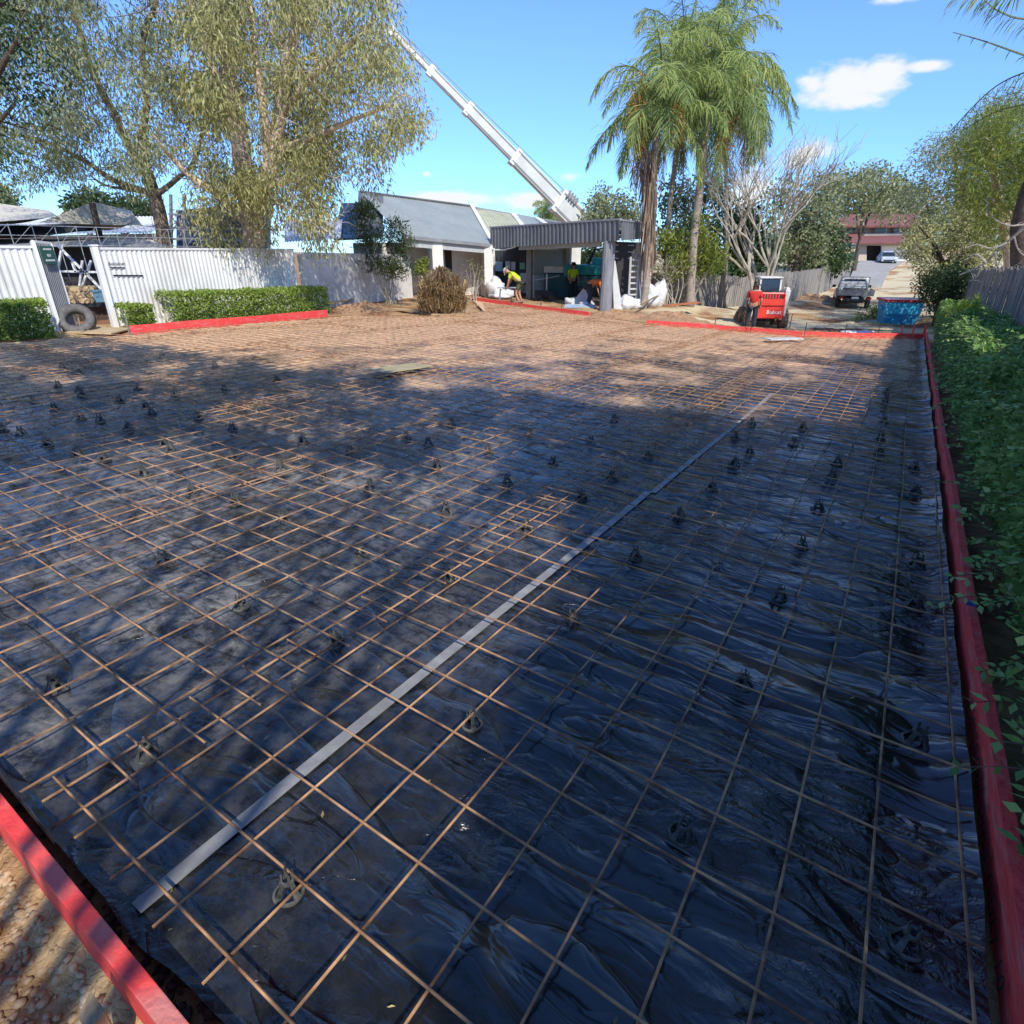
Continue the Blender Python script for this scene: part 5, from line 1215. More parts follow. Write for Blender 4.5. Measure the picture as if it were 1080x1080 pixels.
# straw grass
b_ = G(467,331); r = thing('ornamental_grass', b_, 'big clump of dry straw coloured grass beside the pour', 'grass clump'); Cs, Ds, Ts, Ls = [], [], [], []
for i in range(5200):
    a = random.uniform(0,6.28); rr = min(.62, abs(random.gauss(0,.3))); k = random.random(); q = Vector((b_.x+rr*1.2*math.cos(a), b_.y+rr*math.sin(a), b_.z+random.uniform(0,1.15)*max(0,1-rr*.5))); Cs.append(tuple(q)); Ds.append((math.cos(a)*(.05+rr*.55)+random.gauss(0,.1), math.sin(a)*(.05+rr*.55)+random.gauss(0,.1), 1.15)); Ls.append(random.uniform(.35,.8)); Ts.append(random.random())
C = np.array(Cs); D = np.array(Ds); D /= np.linalg.norm(D,axis=1)[:,None]; l = np.array(Ls)[:,None]; s = np.cross(D, rng.normal(size=D.shape)); s /= np.linalg.norm(s,axis=1)[:,None]
mid = C+D*l*.55; D2 = D.copy(); D2[:,2] -= 1.1; D2 += D*np.array([1.2,1.2,0])*1.0; D2 /= np.linalg.norm(D2,axis=1)[:,None]; tip = mid+D2*l*.5; W = .016; n = len(C)
Vt = np.stack([C-s*W, C+s*W, mid+s*W, mid-s*W, tip+s*.003, tip-s*.003],1).reshape(-1,3); b6 = np.arange(n)*6
np_mesh('blades', Vt, np.concatenate([np.stack([b6,b6+1,b6+2,b6+3],1), np.stack([b6+3,b6+2,b6+4,b6+5],1)]), L_grass, r, np.concatenate([Ts,Ts]))
b_ = at_ground(448,25.5); bush('small_lime_shrub', 'small yellow green shrub behind the dry grass clump', b_, in_px_poly([(436,280),(445,275),(456,280),(456,292),(436,294)], 8, 25, 25.8), .25, 110, .1, .05, L_lime, stems=4)
b_ = at_ground(501,27.5); bush('sparse_shrub', 'thin twiggy shrub near the white building corner', b_, in_px_poly([(490,282),(500,272),(512,280),(514,300),(494,305)], 9, 27, 28), .28, 28, .09, .03, L_olive, stems=12, bark=M_barkbare, sr=.018)
# lime shrub right of palm
b_ = at_ground(724,29); cents = in_px_poly([(694,262),(700,245),(720,232),(745,238),(760,258),(758,280),(738,292),(705,290)], 46, 27.8, 30)
bush('lime_shrub', 'bushy lime green shrub with strappy leaves behind the palms', b_, cents, .55, 110, .34, .05, L_lime, droop=-.6, stems=7, bark=M_barkbare, sr=.06)
b_ = at_ground(706,28.3); tr_ = thing('twiggy_shrub', b_, 'tangle of grey leafless twigs below the lime green shrub', 'shrub'); mb = MB()
for i in range(10):
    c = P(random.uniform(690,722), random.uniform(268,292), 28.2); pth = limb(mb, [b_+Vector((random.gauss(0,.4),0,0)), (b_+c)/2+Vector((random.gauss(0,.3),0,0)), c], .03, .01, 5); twigs(mb, pth, 5, .6, .01, .3, 1)
mb.build('twigs', M_barkbare, tr_)
# dark trees behind
TG = 'background trees beyond the paling fences'
def bgtree(label, px, Y, poly, n, rad, per, L_, W_, lm, d=2.0, name='leafy_tree', bark=M_barkdk):
    b_ = at_ground(px, Y); xs_ = [p[0] for p in poly]; ys_ = [p[1] for p in poly]; cx = sum(xs_)/len(xs_); cy = sum(ys_)/len(ys_); cents = in_px_poly(poly, n, Y-d, Y+d)
    limbs = [([b_, P((px+cx)/2, (cy+300)/2, Y), P(cx, cy, Y)], .25, .08)]
    for i in range(5): c = cents[i]; limbs.append(([P((px+cx)/2, (cy+300)/2, Y), (P(cx,cy,Y)+Vector(c))/2, c], .1, .03))
    return tree_from(name, label, 'tree', b_, limbs, .2, bark, cents, rad, per, L_, W_, lm, droop=.3, group=TG, tw=1, twl=1)
bgtree('very dark rounded tree behind the bare tree', 775, 36, [(745,240),(760,215),(800,215),(815,250),(812,290),(780,300),(752,290)], 40, .8, 120, .28, .16, L_dark)
bgtree('dark green tree between palm trunks and bare tree', 735, 38, [(700,200),(730,185),(765,200),(775,240),(740,262),(700,255)], 36, .9, 90, .26, .13, L_dark)
bgtree('dense dark glossy tree left of the driveway', 868, 46, [(832,245),(850,228),(875,225),(888,248),(890,275),(880,292),(862,290),(838,282)], 52, 1.0, 130, .3, .18, L_dark)
bgtree('mid green tree with yellowish leaves behind the bare tree', 835, 42, [(808,215),(830,190),(868,188),(890,210),(880,245),(858,285),(825,292),(808,270)], 60, 1.0, 100, .28, .13, L_olive)
bgtree('wide tree with layered branches above the red roofed house', 900, 60, [(850,200),(880,185),(925,178),(960,190),(970,215),(945,228),(905,226),(870,225)], 60, 1.3, 90, .38, .17, L_olive, 4)
bgtree('rounded reddish green tree behind the portico roof', 640, 50, [(618,222),(630,203),(650,200),(668,208),(672,232),(655,250),(625,250)], 40, 1.1, 110, .3, .14, L_olive)
bgtree('green trees seen through the portico opening', 612, 47, [(596,262),(640,258),(640,292),(598,292)], 30, 1.2, 90, .32, .15, L_dark)
bgtree('small dark tree behind the shade sails', 92, 40, [(76,225),(85,206),(100,204),(108,215),(112,228)], 22, .9, 100, .3, .15, L_dark)
bgtree('low dark tree between shade sail and gum trunk', 130, 42, [(105,225),(125,210),(155,214),(160,232),(108,232)], 22, .9, 100, .3, .15, L_dark)
bgtree('dark tree at the far left behind the cream sail', 5, 30, [(-20,225),(-15,196),(5,196),(14,210),(8,222)], 16, .6, 100, .22, .11, L_dark)
bgtree('rear tree rising behind the driveway house', 935, 95, [(880,225),(900,205),(950,200),(985,215),(985,240),(890,240)], 40, 3, 90, .8, .4, L_dark, 4)
# right side feathery trees
bgtree('tall feathery tree with open crown beyond the blue bin', 1000, 28, [(958,175),(985,150),(1020,128),(1050,108),(1085,100),(1090,190),(1060,240),(1010,250),(972,245),(952,215)], 180, .72, 100, .2, .04, L_olive, 2.5, 'feathery_tree', M_bark)
bgtree('thick leafy shrubbery tree hanging over the blue bin', 1000, 24, [(958,262),(965,240),(985,225),(1040,220),(1050,262),(1045,290),(1015,315),(992,322),(974,310),(962,290)], 95, .5, 130, .12, .06, L_gold, 1.6, 'overhanging_tree')
bgtree('dark understorey tree between bin and paling fence', 990, 22.5, [(972,300),(985,285),(1030,285),(1038,320),(1005,345),(982,338)], 60, .4, 120, .11, .055, L_dark, 1)
bgtree('drooping willowy tree at the right edge', 1075, 19, [(1000,170),(1040,120),(1095,100),(1100,230),(1060,262),(1030,240),(1010,215)], 120, .5, 130, .22, .022, L_lime, 1.5, 'willowy_tree', M_bark)
bgtree('shadowy tree far behind the right fence', 1120, 30, [(1040,200),(1140,120),(1180,200),(1150,300),(1060,300)], 50, 1.2, 90, .25, .12, L_dark, 2)
# dark thick trunk behind right fence
b_ = at_ground(1062,17); mb = MB(); limb(mb, [at_ground(1082,17), P(1078,285,17), P(1078,240,17), P(1090,190,17), P(1115,130,17)], .3, .2, 9, .02); tag(mb.build('thick_trunk', M_barkdk, smooth=True), 'thick dark leaning tree trunk behind the right paling fence', 'tree')
# dead branch
db = thing('dead_branch', P(1090,250,13), 'pale dead branch reaching over the right fence', 'branch'); mb = MB()
pth = limb(mb, PL([(1110,215),(1080,240),(1055,262),(1035,280),(1012,290)],13.2,.3), .045, .015, 6)
for pl in ([(1062,256),(1045,262),(1030,258),(1018,262)], [(1050,266),(1052,280),(1060,292)], [(1040,277),(1030,268),(1022,272)], [(1085,236),(1065,238),(1050,232)], [(1035,281),(1030,292),(1022,297)], [(1070,250),(1075,265),(1090,275)]):
    p2 = limb(mb, PL(pl, 13.4,.1), .022, .007, 5); twigs(mb, p2, 4, .35, .007, 0, 0)
mb.build('wood', M_barkbare, db)
# bare tree
b_ = at_ground(800,29); bt = thing('bare_tree', b_, 'leafless pale branched tree behind the red and white loader', 'tree'); mb = MB(); random.seed(12)
def grow(p, d, l, r, g):
    pts = [p]
    for k in range(4): d = (d+Vector((random.gauss(0,.09),random.gauss(0,.09),.05))).normalized(); pts.append(pts[-1]+d*l/4)
    mb.tube(pts, [r*(1-.1*k) for k in range(5)], 6 if g > 2 else 4, False)
    if g == 0: return
    for i in range(2 if random.random() < .6 else 3):
        ax_2 = Vector((random.gauss(0,1),random.gauss(0,1),random.gauss(0,.4))).normalized(); grow(pts[-1], (d+ax_2*random.uniform(.35,.75)).normalized(), l*random.uniform(.68,.9), r*.62, g-1)
for px, py in [(770,205),(785,180),(800,175),(815,180),(835,190),(855,205),(822,205)]:
    tgt = P(px, py, 29+random.uniform(-1,1)); d = (tgt-b_).normalized(); grow(b_+Vector((random.gauss(0,.12),random.gauss(0,.12),0)), d, 2.0, .1, 5)
mb.build('trunk', M_barkbare, bt)
random.seed(5)
# weeds
b_ = at_ground(915,26.5); bush('low_weeds', 'low leafy weeds left of the blue bin', b_, in_px_poly([(900,338),(908,325),(928,322),(928,340)], 14, 25.5, 26.5), .22, 70, .1, .04, L_hedge, cat='weeds', stems=4)

# ------------------------------------------------------------------ shade trees behind the camera (outside the frame)
def shade(u, v):
    """how shaded a spot on the pour is"""
    n1_ = mnoise.noise(Vector((u*.9, v*.9, 3)))
    band_hi = 7.6-.28*max(0, v-1)+.5*n1_          # far limit of the shade right of centre
    if v > 4: band_hi = 6.7-.12*(v-4)+.6*mnoise.noise(Vector((v*.8,0,0)))
    lit = (-1.6 < u < 3.7-.30*max(0, v-3.3)+.4*n1_) and v > .62+.30*max(0, u-.5) and v < 6.2
    if u > band_hi: return 0
    if -2 < u < .55 and v > .8 and v < 5: return 0.0 if (v > 2.2 or mnoise.noise(Vector((u*2, v*1.6, 5))) < .25) else .2
    if u < .16 and v > .95: return .0 if mnoise.noise(Vector((u*2, v*2.2, 5))) < .25 else .3
    if v > 5 and u > 3 and mnoise.noise(Vector((u*.8+20, v*.55, 1))) > .28: return .3
    if lit:
        return .0 if mnoise.noise(Vector((u*1.6+8, v*1.2, 0))) < .5 else .1
    if ((u-4.7)/1.3)**2+((v-5.6)/1.6)**2 < 1: return .3
    if 3.2 < u < 5.2 and 2.6 < v < 4.8: return .3
    return 1
def canopy(name, label, base, region, lean, zr, step):
    cents = []
    u = region[0]
    while u < region[1]:
        v = region[2]
        while v < region[3]:
            uu_ = u+random.uniform(-.25,.25)*step*2; vv_ = v+random.uniform(-.25,.25)*step*2
            sh_ = shade(uu_, vv_)
            if random.random() < sh_:
                q = UV(uu_, vv_); z = random.uniform(*zr); cents.append(tuple(q+SUND*(z/SUND.z)))
            v += step
        u += step
    r = thing(name, base, label, 'tree', 'shade trees behind the viewer'); base = Vector(base); mb = MB(); cc = np.array(cents); m_ = Vector(cc.mean(0)); fork = base.lerp(m_, .45)
    limb(mb, [base, base.lerp(fork, .5)+Vector((.2,0,.2)), fork], .32, .2, 9)
    for i in range(0, len(cents), max(1, len(cents)//14)): c = Vector(cents[i]); limb(mb, [fork, fork.lerp(c, .5)+Vector((0,0,.4)), c], .045, .012, 5)
    mb.build('trunk', M_barkdk, r)
    p_, t_, o_ = clumps(cc, .26, 62, .8); Vt, F = leaf_cards(p_, .2, .11, .3, o_); np_mesh('crown', Vt, F, L_olive, r, t_)
canopy('shade_tree', 'broad tree behind the viewer shading the near right of the pour', Vector((4.5,-7,-.1)), (-1.5,8.6,-1.4,2.6), 0, (4.8,6.5), .29)
canopy('shade_tree', 'broad tree behind the viewer shading the middle of the pour', Vector((-1.5,-8,.1)), (-1.2,8,2.6,7.2), 0, (5.2,7.5), .36)
canopy('shade_tree', 'broad tree left of the viewer shading the left of the pour', Vector((-9,-3,.3)), (-1,7.5,7.2,15.5), 0, (6,8), .4)

# ------------------------------------------------------------------ vehicles
def rotz(a): return Matrix.Rotation(a, 3, 'Z')
def place(mb, org, ang, s=1.0):
    Rz = rotz(ang)
    mb.v = [Rz @ (q*s)+org for q in mb.v]; return mb
# loader: local x right, y forward (away), z up
lo = at_ground(808, 23.2); LA = R(-7); LS = .93
ldr = thing('skid_steer_loader', lo, 'red and white skid steer loader seen from behind on the dirt', 'loader')
def lp(mb, name, m, parent=ldr, **k): return place(mb, lo, LA, LS).build(name, m, parent, **k)
M_lred = mat('loader_red_paint', (.75,.045,.02), (.62,.035,.015), rough=.35, scale=3); M_lwhite = mat('loader_white_paint', (.78,.77,.72), (.66,.64,.58), rough=.4, scale=3, dirt=(.45,.36,.26))
mb = MB(); mb.hexa([(-.52,-.02,.42),(.52,-.02,.42),(.52,1.9,.3),(-.52,1.9,.3),(-.52,.05,1.15),(.52,.05,1.15),(.52,1.9,.95),(-.52,1.9,.95)]); lp(mb, 'chassis', M_lwhite, bevel=.03)
mb = MB(); mb.hexa([(-.56,-.16,.42),(.56,-.16,.42),(.56,.0,.42),(-.56,.0,.42),(-.54,-.05,1.42),(.54,-.05,1.42),(.54,.1,1.42),(-.54,.1,1.42)]); tg = lp(mb, 'tailgate', M_lred, bevel=.035)
mb = MB()
for i in range(9): mb.bar((-.45+i*.11,-.085,1.18), (-.45+i*.11,-.065,1.36), .05, .015, (0,1,0))
lp(mb, 'grille', M_dark, tg)
mb = MB(); mb.bar((-.54,-.135,.92), (.54,-.135,.92), .02, .03); lp(mb, 'seam', mat('dark_red_seam',(.3,.02,.01),rough=.5), tg)
for s in (-1,1):
    mb = MB(); mb.box((s*.44,-.1,1.3), (.14,.03,.12)); lp(mb, 'tail_light', mat('red_lens',(.4,.01,.01),rough=.2), tg, bevel=.01)
    mb = MB(); mb.hexa([(s*.58-.1,.1,.35),(s*.58+.1,.1,.35),(s*.58+.1,.5,.35),(s*.58-.1,.5,.35),(s*.58-.1,-.12,1.5),(s*.58+.1,-.12,1.5),(s*.58+.1,.3,1.62),(s*.58-.1,.3,1.62)]); lp(mb, 'upright', M_lwhite, bevel=.02)
    mb = MB(); mb.bar((s*.62,.05,1.5), (s*.62,1.5,1.25), .12, .2); mb.bar((s*.62,1.5,1.25), (s*.62,2.1,.45), .12, .18); lp(mb, 'lift_arm', M_lwhite, bevel=.015)
    mb = MB(); mb.tube([(s*.66,.3,.7),(s*.66,1.1,1.1)], .04, 8); lp(mb, 'ram', M_steel)
    for y in (.42,1.45):
        wt = MB(); wt.lathe((s*.72,y,.36), [(.2,-.13),(.32,-.14),(.37,-.1),(.37,.1),(.32,.14),(.2,.13)], 22, (1,0,0)); wh = lp(wt, 'wheel', mat('muddy_tyre',(.28,.2,.13),(.1,.08,.06),rough=.9,scale=6))
        wt = MB(); wt.lathe((s*.72,y,.36), [(0,-.1),(.2,-.1),(.21,.1),(0,.1)], 16, (1,0,0)); wt.lathe((s*.86,y,.36), [(0,.0),(.06,.0),(.06,.02),(0,.02)], 8, (1,0,0)); lp(wt, 'rim', mat('loader_orange_rim',(.5,.16,.06),(.4,.3,.22),rough=.6), wh)
        wt = MB()
        for k_ in range(18):
            a = 2*math.pi*k_/18; wt.bar((s*.72-.12,y+.375*math.cos(a),.36+.375*math.sin(a)), (s*.72+.12,y+.375*math.cos(a+.12),.36+.375*math.sin(a+.12)), .05, .03, (0,math.cos(a),math.sin(a)))
        lp(wt, 'tread', mat('muddy_tyre',(.2,.15,.1)), wh)
mb = MB()
for s in (-1,1):
    for y0_, y1_ in ((.45,.5),(1.35,1.3)): mb.bar((s*.42,y0_,1.0), (s*.4,y1_,1.96), .07, .07, (0,1,0))
mb.box((0,.9,1.97), (.92,1.0,.05)); lp(mb, 'cab_frame', M_lwhite, bevel=.012)
mb = MB(); mb.slab((-.38,.44,1.42), (.38,.44,1.42), (.37,.48,1.92), (-.37,.48,1.92), .01); lp(mb, 'rear_window', M_glass)
mb = MB()
for i in range(6): mb.bar((-.42,.5+i*.15,1.9), (-.42,.5+i*.15,1.2), .01, .02, (0,1,0)); mb.bar((.42,.5+i*.15,1.9), (.42,.5+i*.15,1.2), .01, .02, (0,1,0))
lp(mb, 'side_screen', M_dark)
mb = MB(); mb.box((.05,.85,1.45), (.42,.3,.35)); lp(mb, 'seat', M_dark, bevel=.04)
for s in (-1,1):
    mb = MB(); mb.tube([(s*.5,.0,1.44),(s*.47,-.06,1.6),(s*.5,.1,1.72),(s*.56,.3,1.66)], .018, 5); lp(mb, 'hose', M_black)
mb = MB(); mb.hexa([(-.8,2.1,.02),(.8,2.1,.02),(.8,2.7,.02),(-.8,2.7,.02),(-.8,2.05,.5),(.8,2.05,.5),(.8,2.15,.5),(-.8,2.15,.5)]); lp(mb, 'bucket', mat('worn_bucket_steel',(.2,.17,.14),rough=.6,metal=.4))
Rz = rotz(LA); o3 = lo+Rz @ (Vector((-.16,-.162,.6))*LS)
text('Bobcat', .2*LS*1.05, o3, Rz @ Vector((1,0,0)), Rz @ Vector((0,.11,1)), M_white, tg, ext=.004, shear=.15)

# utility (ute) from behind
ut = P(898,327,33.5); ut = at_ground(899,33.5); UA = R(-24); US = .93
ute = thing('utility_truck', ut, 'white utility truck with flat grey tray parked on the driveway', 'car')
def up2(mb, name, m, parent=ute, **k): return place(mb, ut, UA, US).build(name, m, parent, **k)
M_car = mat('pale_car_paint', (.62,.62,.58), (.55,.54,.5), rough=.25, scale=2, spec=.6)
mb = MB(); mb.hexa([(-.88,2.3,.45),(.88,2.3,.45),(.88,4.7,.45),(-.88,4.7,.45),(-.88,2.3,1.05),(.88,2.3,1.05),(.86,4.65,.92),(-.86,4.65,.92)]); up2(mb, 'body', M_car, bevel=.06)
mb = MB(); mb.hexa([(-.84,2.3,1.02),(.84,2.3,1.02),(.8,4.0,1.0),(-.8,4.0,1.0),(-.7,2.45,1.68),(.7,2.45,1.68),(.66,3.3,1.68),(-.66,3.3,1.68)]); cb = up2(mb, 'cab', M_car, bevel=.05)
mb = MB(); mb.slab((-.66,2.33,1.12), (.66,2.33,1.12), (.58,2.425,1.58), (-.58,2.425,1.58), .02); up2(mb, 'rear_window', M_glass, cb)
for s in (-1,1):
    mb = MB(); a = [(s*.845,2.6,1.1),(s*.82,3.5,1.1),(s*.72,3.2,1.6),(s*.73,2.65,1.6)]; mb.slab(*(a if s > 0 else a[::-1]), .015); up2(mb, 'side_window', M_glass, cb)
    mb = MB(); mb.box((s*1.0,3.6,1.12), (.2,.1,.16)); up2(mb, 'mirror', M_black, bevel=.02)
    mb = MB(); mb.box((s*.88,2.9,.78), (.02,1.0,.5)); d_ = up2(mb, 'door', M_car)
    mb = MB(); mb.box((s*.9,2.55,.9), (.02,.14,.03)); up2(mb, 'handle', M_black, d_)
    for y in (.85,3.95):
        wt = MB(); wt.lathe((s*.78,y,.34), [(.18,-.1),(.3,-.11),(.34,-.07),(.34,.07),(.3,.11),(.18,.1)], 20, (1,0,0)); wh = up2(wt, 'wheel', M_black); wt = MB(); wt.lathe((s*.79,y,.34), [(0,-.07),(.18,-.07),(.19,.07),(0,.07)], 12, (1,0,0)); up2(wt, 'rim', M_steel, wh)
    mb = MB(); mb.box((s*.72,-.04,.62), (.26,.04,.1)); up2(mb, 'tail_light', mat('red_lens',(.4,.01,.01),rough=.2), bevel=.008)
M_tray = mat('worn_grey_tray', (.3,.29,.27), (.2,.19,.18), rough=.6, metal=.3, scale=4)
mb = MB(); mb.box((0,1.1,.8), (1.86,2.3,.1)); mb.build; up2(mb, 'tray', M_tray, bevel=.01)
mb = MB(); mb.box((0,-.03,.96), (1.84,.04,.24)); up2(mb, 'tailboard', M_tray, bevel=.005)
for s in (-1,1): mb = MB(); mb.box((s*.92,1.1,.96), (.04,2.2,.24)); up2(mb, 'side_board', M_tray, bevel=.005)
mb = MB(); mb.tube([(-.8,2.24,.85),(-.78,2.24,1.7),(.78,2.24,1.7),(.8,2.24,.85)], .03, 6); mb.tube([(-.8,2.24,1.3),(.8,2.24,1.3)], .02, 6); up2(mb, 'headboard', M_tray)
mb = MB(); mb.box((0,-.03,.5), (1.3,.08,.14)); up2(mb, 'bumper', M_dark, bevel=.02)
mb = MB(); mb.box((0,-.085,.64), (.36,.01,.12)); up2(mb, 'number_plate', M_board)
mb = MB(); mb.box((0,1.2,.5), (.9,2.3,.3)); up2(mb, 'underframe', M_dark)
mb = MB(); mb.box((-.3,1.1,1.0), (.7,.5,.3)); mb.box((.4,1.5,.98), (.5,.7,.25)); place(mb, ut, UA, US); tag(mb.build('tray_load', mat('dark_tarp_load',(.1,.1,.09),rough=.8), bevel=.04), 'dark gear lying in the tray of the utility truck', 'tool box')

# white car by the house
hc = P(937,278.5,66); CAR = thing('parked_car', hc, 'light blue white car facing downhill beside the garage', 'car')
def pc(mb, name, m, parent=CAR, **k): return place(mb, hc, R(-22), .85).build(name, m, parent, **k)
M_car2 = mat('pale_blue_car_paint', (.5,.56,.62), (.42,.48,.54), rough=.25)
mb = MB(); mb.hexa([(-.88,0,.3),(.88,0,.3),(.88,4.2,.3),(-.88,4.2,.3),(-.85,.05,.8),(.85,.05,.8),(.85,4.2,.95),(-.85,4.2,.95)]); pc(mb, 'body', M_car2, bevel=.08)
mb = MB(); mb.hexa([(-.8,1.1,.85),(.8,1.1,.85),(.8,4.0,.93),(-.8,4.0,.93),(-.62,1.9,1.45),(.62,1.9,1.45),(.62,3.5,1.45),(-.62,3.5,1.45)]); cb = pc(mb, 'cab', M_car2, bevel=.05)
mb = MB(); mb.slab((-.74,1.13,.92), (.74,1.13,.92), (.6,1.84,1.4), (-.6,1.84,1.4), .03); pc(mb, 'windscreen', M_glass, cb)
for s in (-1,1):
    mb = MB(); mb.box((s*.62,.02,.66), (.34,.06,.14)); pc(mb, 'headlight', M_white, bevel=.02)
    for y in (.8,3.4): mb = MB(); mb.lathe((s*.8,y,.32), [(0,-.1),(.32,-.1),(.32,.1),(0,.1)], 16, (1,0,0)); pc(mb, 'wheel', M_black)
mb = MB(); mb.box((0,.0,.42), (1.2,.06,.14)); pc(mb, 'grille', M_dark)

# blue bin
bn = at_ground(944,24.6); bn = P(944,341,24.6); BA = R(-14); bin_ = thing('blue_skip_bin', bn, 'blue metal rubbish bin with red rim at the end of the red side board', 'bin')
def pb(mb, name, m, parent=bin_, **k): return place(mb, bn, BA, 1.0).build(name, m, parent, **k)
M_bb = mat('blue_bin_paint', (.03,.33,.6), (.02,.26,.5), rough=.45, scale=2, dirt=(.04,.25,.42))
mb = MB(); mb.hexa([(-.55,-.4,0),(.6,-.4,0),(.6,.5,0),(-.55,.5,0),(-.66,-.45,.86),(.72,-.45,.86),(.72,.6,.9),(-.66,.6,.9)]); pb(mb, 'tub', M_bb, bevel=.02)
mb = MB(); mb.hexa([(-.62,-.455,.38),(.66,-.455,.38),(.66,-.38,.38),(-.62,-.38,.38),(-.66,-.49,.84),(.7,-.49,.84),(.7,-.4,.84),(-.66,-.4,.84)]); pb(mb, 'front_panel', mat('light_blue_panel',(.08,.55,.8),(.05,.42,.66),rough=.4,scale=3), bevel=.01)
mb = MB(); mb.bar((-.7,-.5,.9), (.76,-.5,.9), .06, .09); mb.bar((-.7,-.5,.9), (-.7,.6,.92), .06, .09); mb.bar((.76,-.5,.9), (.76,.6,.92), .06, .09); pb(mb, 'rim', mat('faded_red_rim',(.5,.05,.06),(.4,.04,.05),rough=.5))
mb = MB(); mb.slab((-.66,-.42,.93), (.7,-.42,.93), (.7,.6,.97), (-.66,.6,.97), .03); pb(mb, 'lid', mat('pale_pink_lid',(.6,.3,.3),(.6,.5,.48),rough=.5,scale=4))
for s in (-1,1): mb = MB(); mb.box((s*.68+.03,.05,.6), (.1,.5,.12)); pb(mb, 'lifting_pocket', M_bb, bevel=.01)
# bag clutter behind the board
for i, (px, Y) in enumerate([(893,20.6),(903,20.6),(914,20.5)]):
    bag(px, Y, .22, .14, ['crumpled white bag behind the red board, left of three','crumpled white bag behind the red board, middle of three','crumpled white bag behind the red board, right of three'][i])

# ------------------------------------------------------------------ house
hs_ = thing('red_roofed_house', P(920,276,72), 'two storey cream house with red tiled roofs at the top of the driveway', 'house')
M_tile = mat('red_roof_tile', (.27,.1,.085), (.17,.065,.055), rough=.8, scale=3, bump=.5); M_cream = mat('cream_house_wall', (.5,.44,.36), (.42,.37,.3), rough=.85)
def hq(x0,y0,x1,y1,Y0,Y1,m,nm,parent=hs_,t=.15):
    mb = MB(); mb.slab(P(x0,y1,Y0), P(x1,y1,Y1), P(x1,y0,Y1), P(x0,y0,Y0), t); return mb.build(nm, m, parent)
hq(888,236,975,256,76,76,M_cream,'upper_wall'); hq(903,255,914,277,71.6,71.6,M_cream,'pier')
hq(930,257,960,278,72.2,72.2,M_white,'garage_door'); hq(908,256,932,277,73.5,73.5,M_dark,'garage_interior')  # near-black sheet stands in for the shade inside the open garage
hq(903,256,970,259,71.3,71.3,M_cream,'lintel')
for (x0,x1,y0,y1) in [(892,900,238,244),(901,909,238,244),(922,935,238,246),(942,949,239,246)]:
    wn = hq(x0,y0,x1,y1,75.8,75.8,M_white,'window'); hq(x0+.6,y0+.7,x1-.6,y1-.6,75.5,75.5,M_glass,'pane',wn,.05)
mb = MB(); mb.slab(P(905,256,70.5), P(975,255,70.5), P(972,247,75.9), P(911,248,75.9), .15); mb.build('lower_roof', M_tile, hs_)
mb = MB(); mb.slab(P(885,255,71), P(908,256,71), P(912,245,75.8), P(891,246,75.8), .15); mb.build('side_roof', M_tile, hs_)
mb = MB(); mb.slab(P(880,238,74.5), P(975,238,74.5), P(965,225,80), P(890,226,80), .2); mb.build('main_roof', M_tile, hs_)
mb = MB(); mb.bar(P(911,247.5,75.4), P(972,246.5,75.4), .3, .25); mb.build('balcony_ledge', M_conc, hs_)

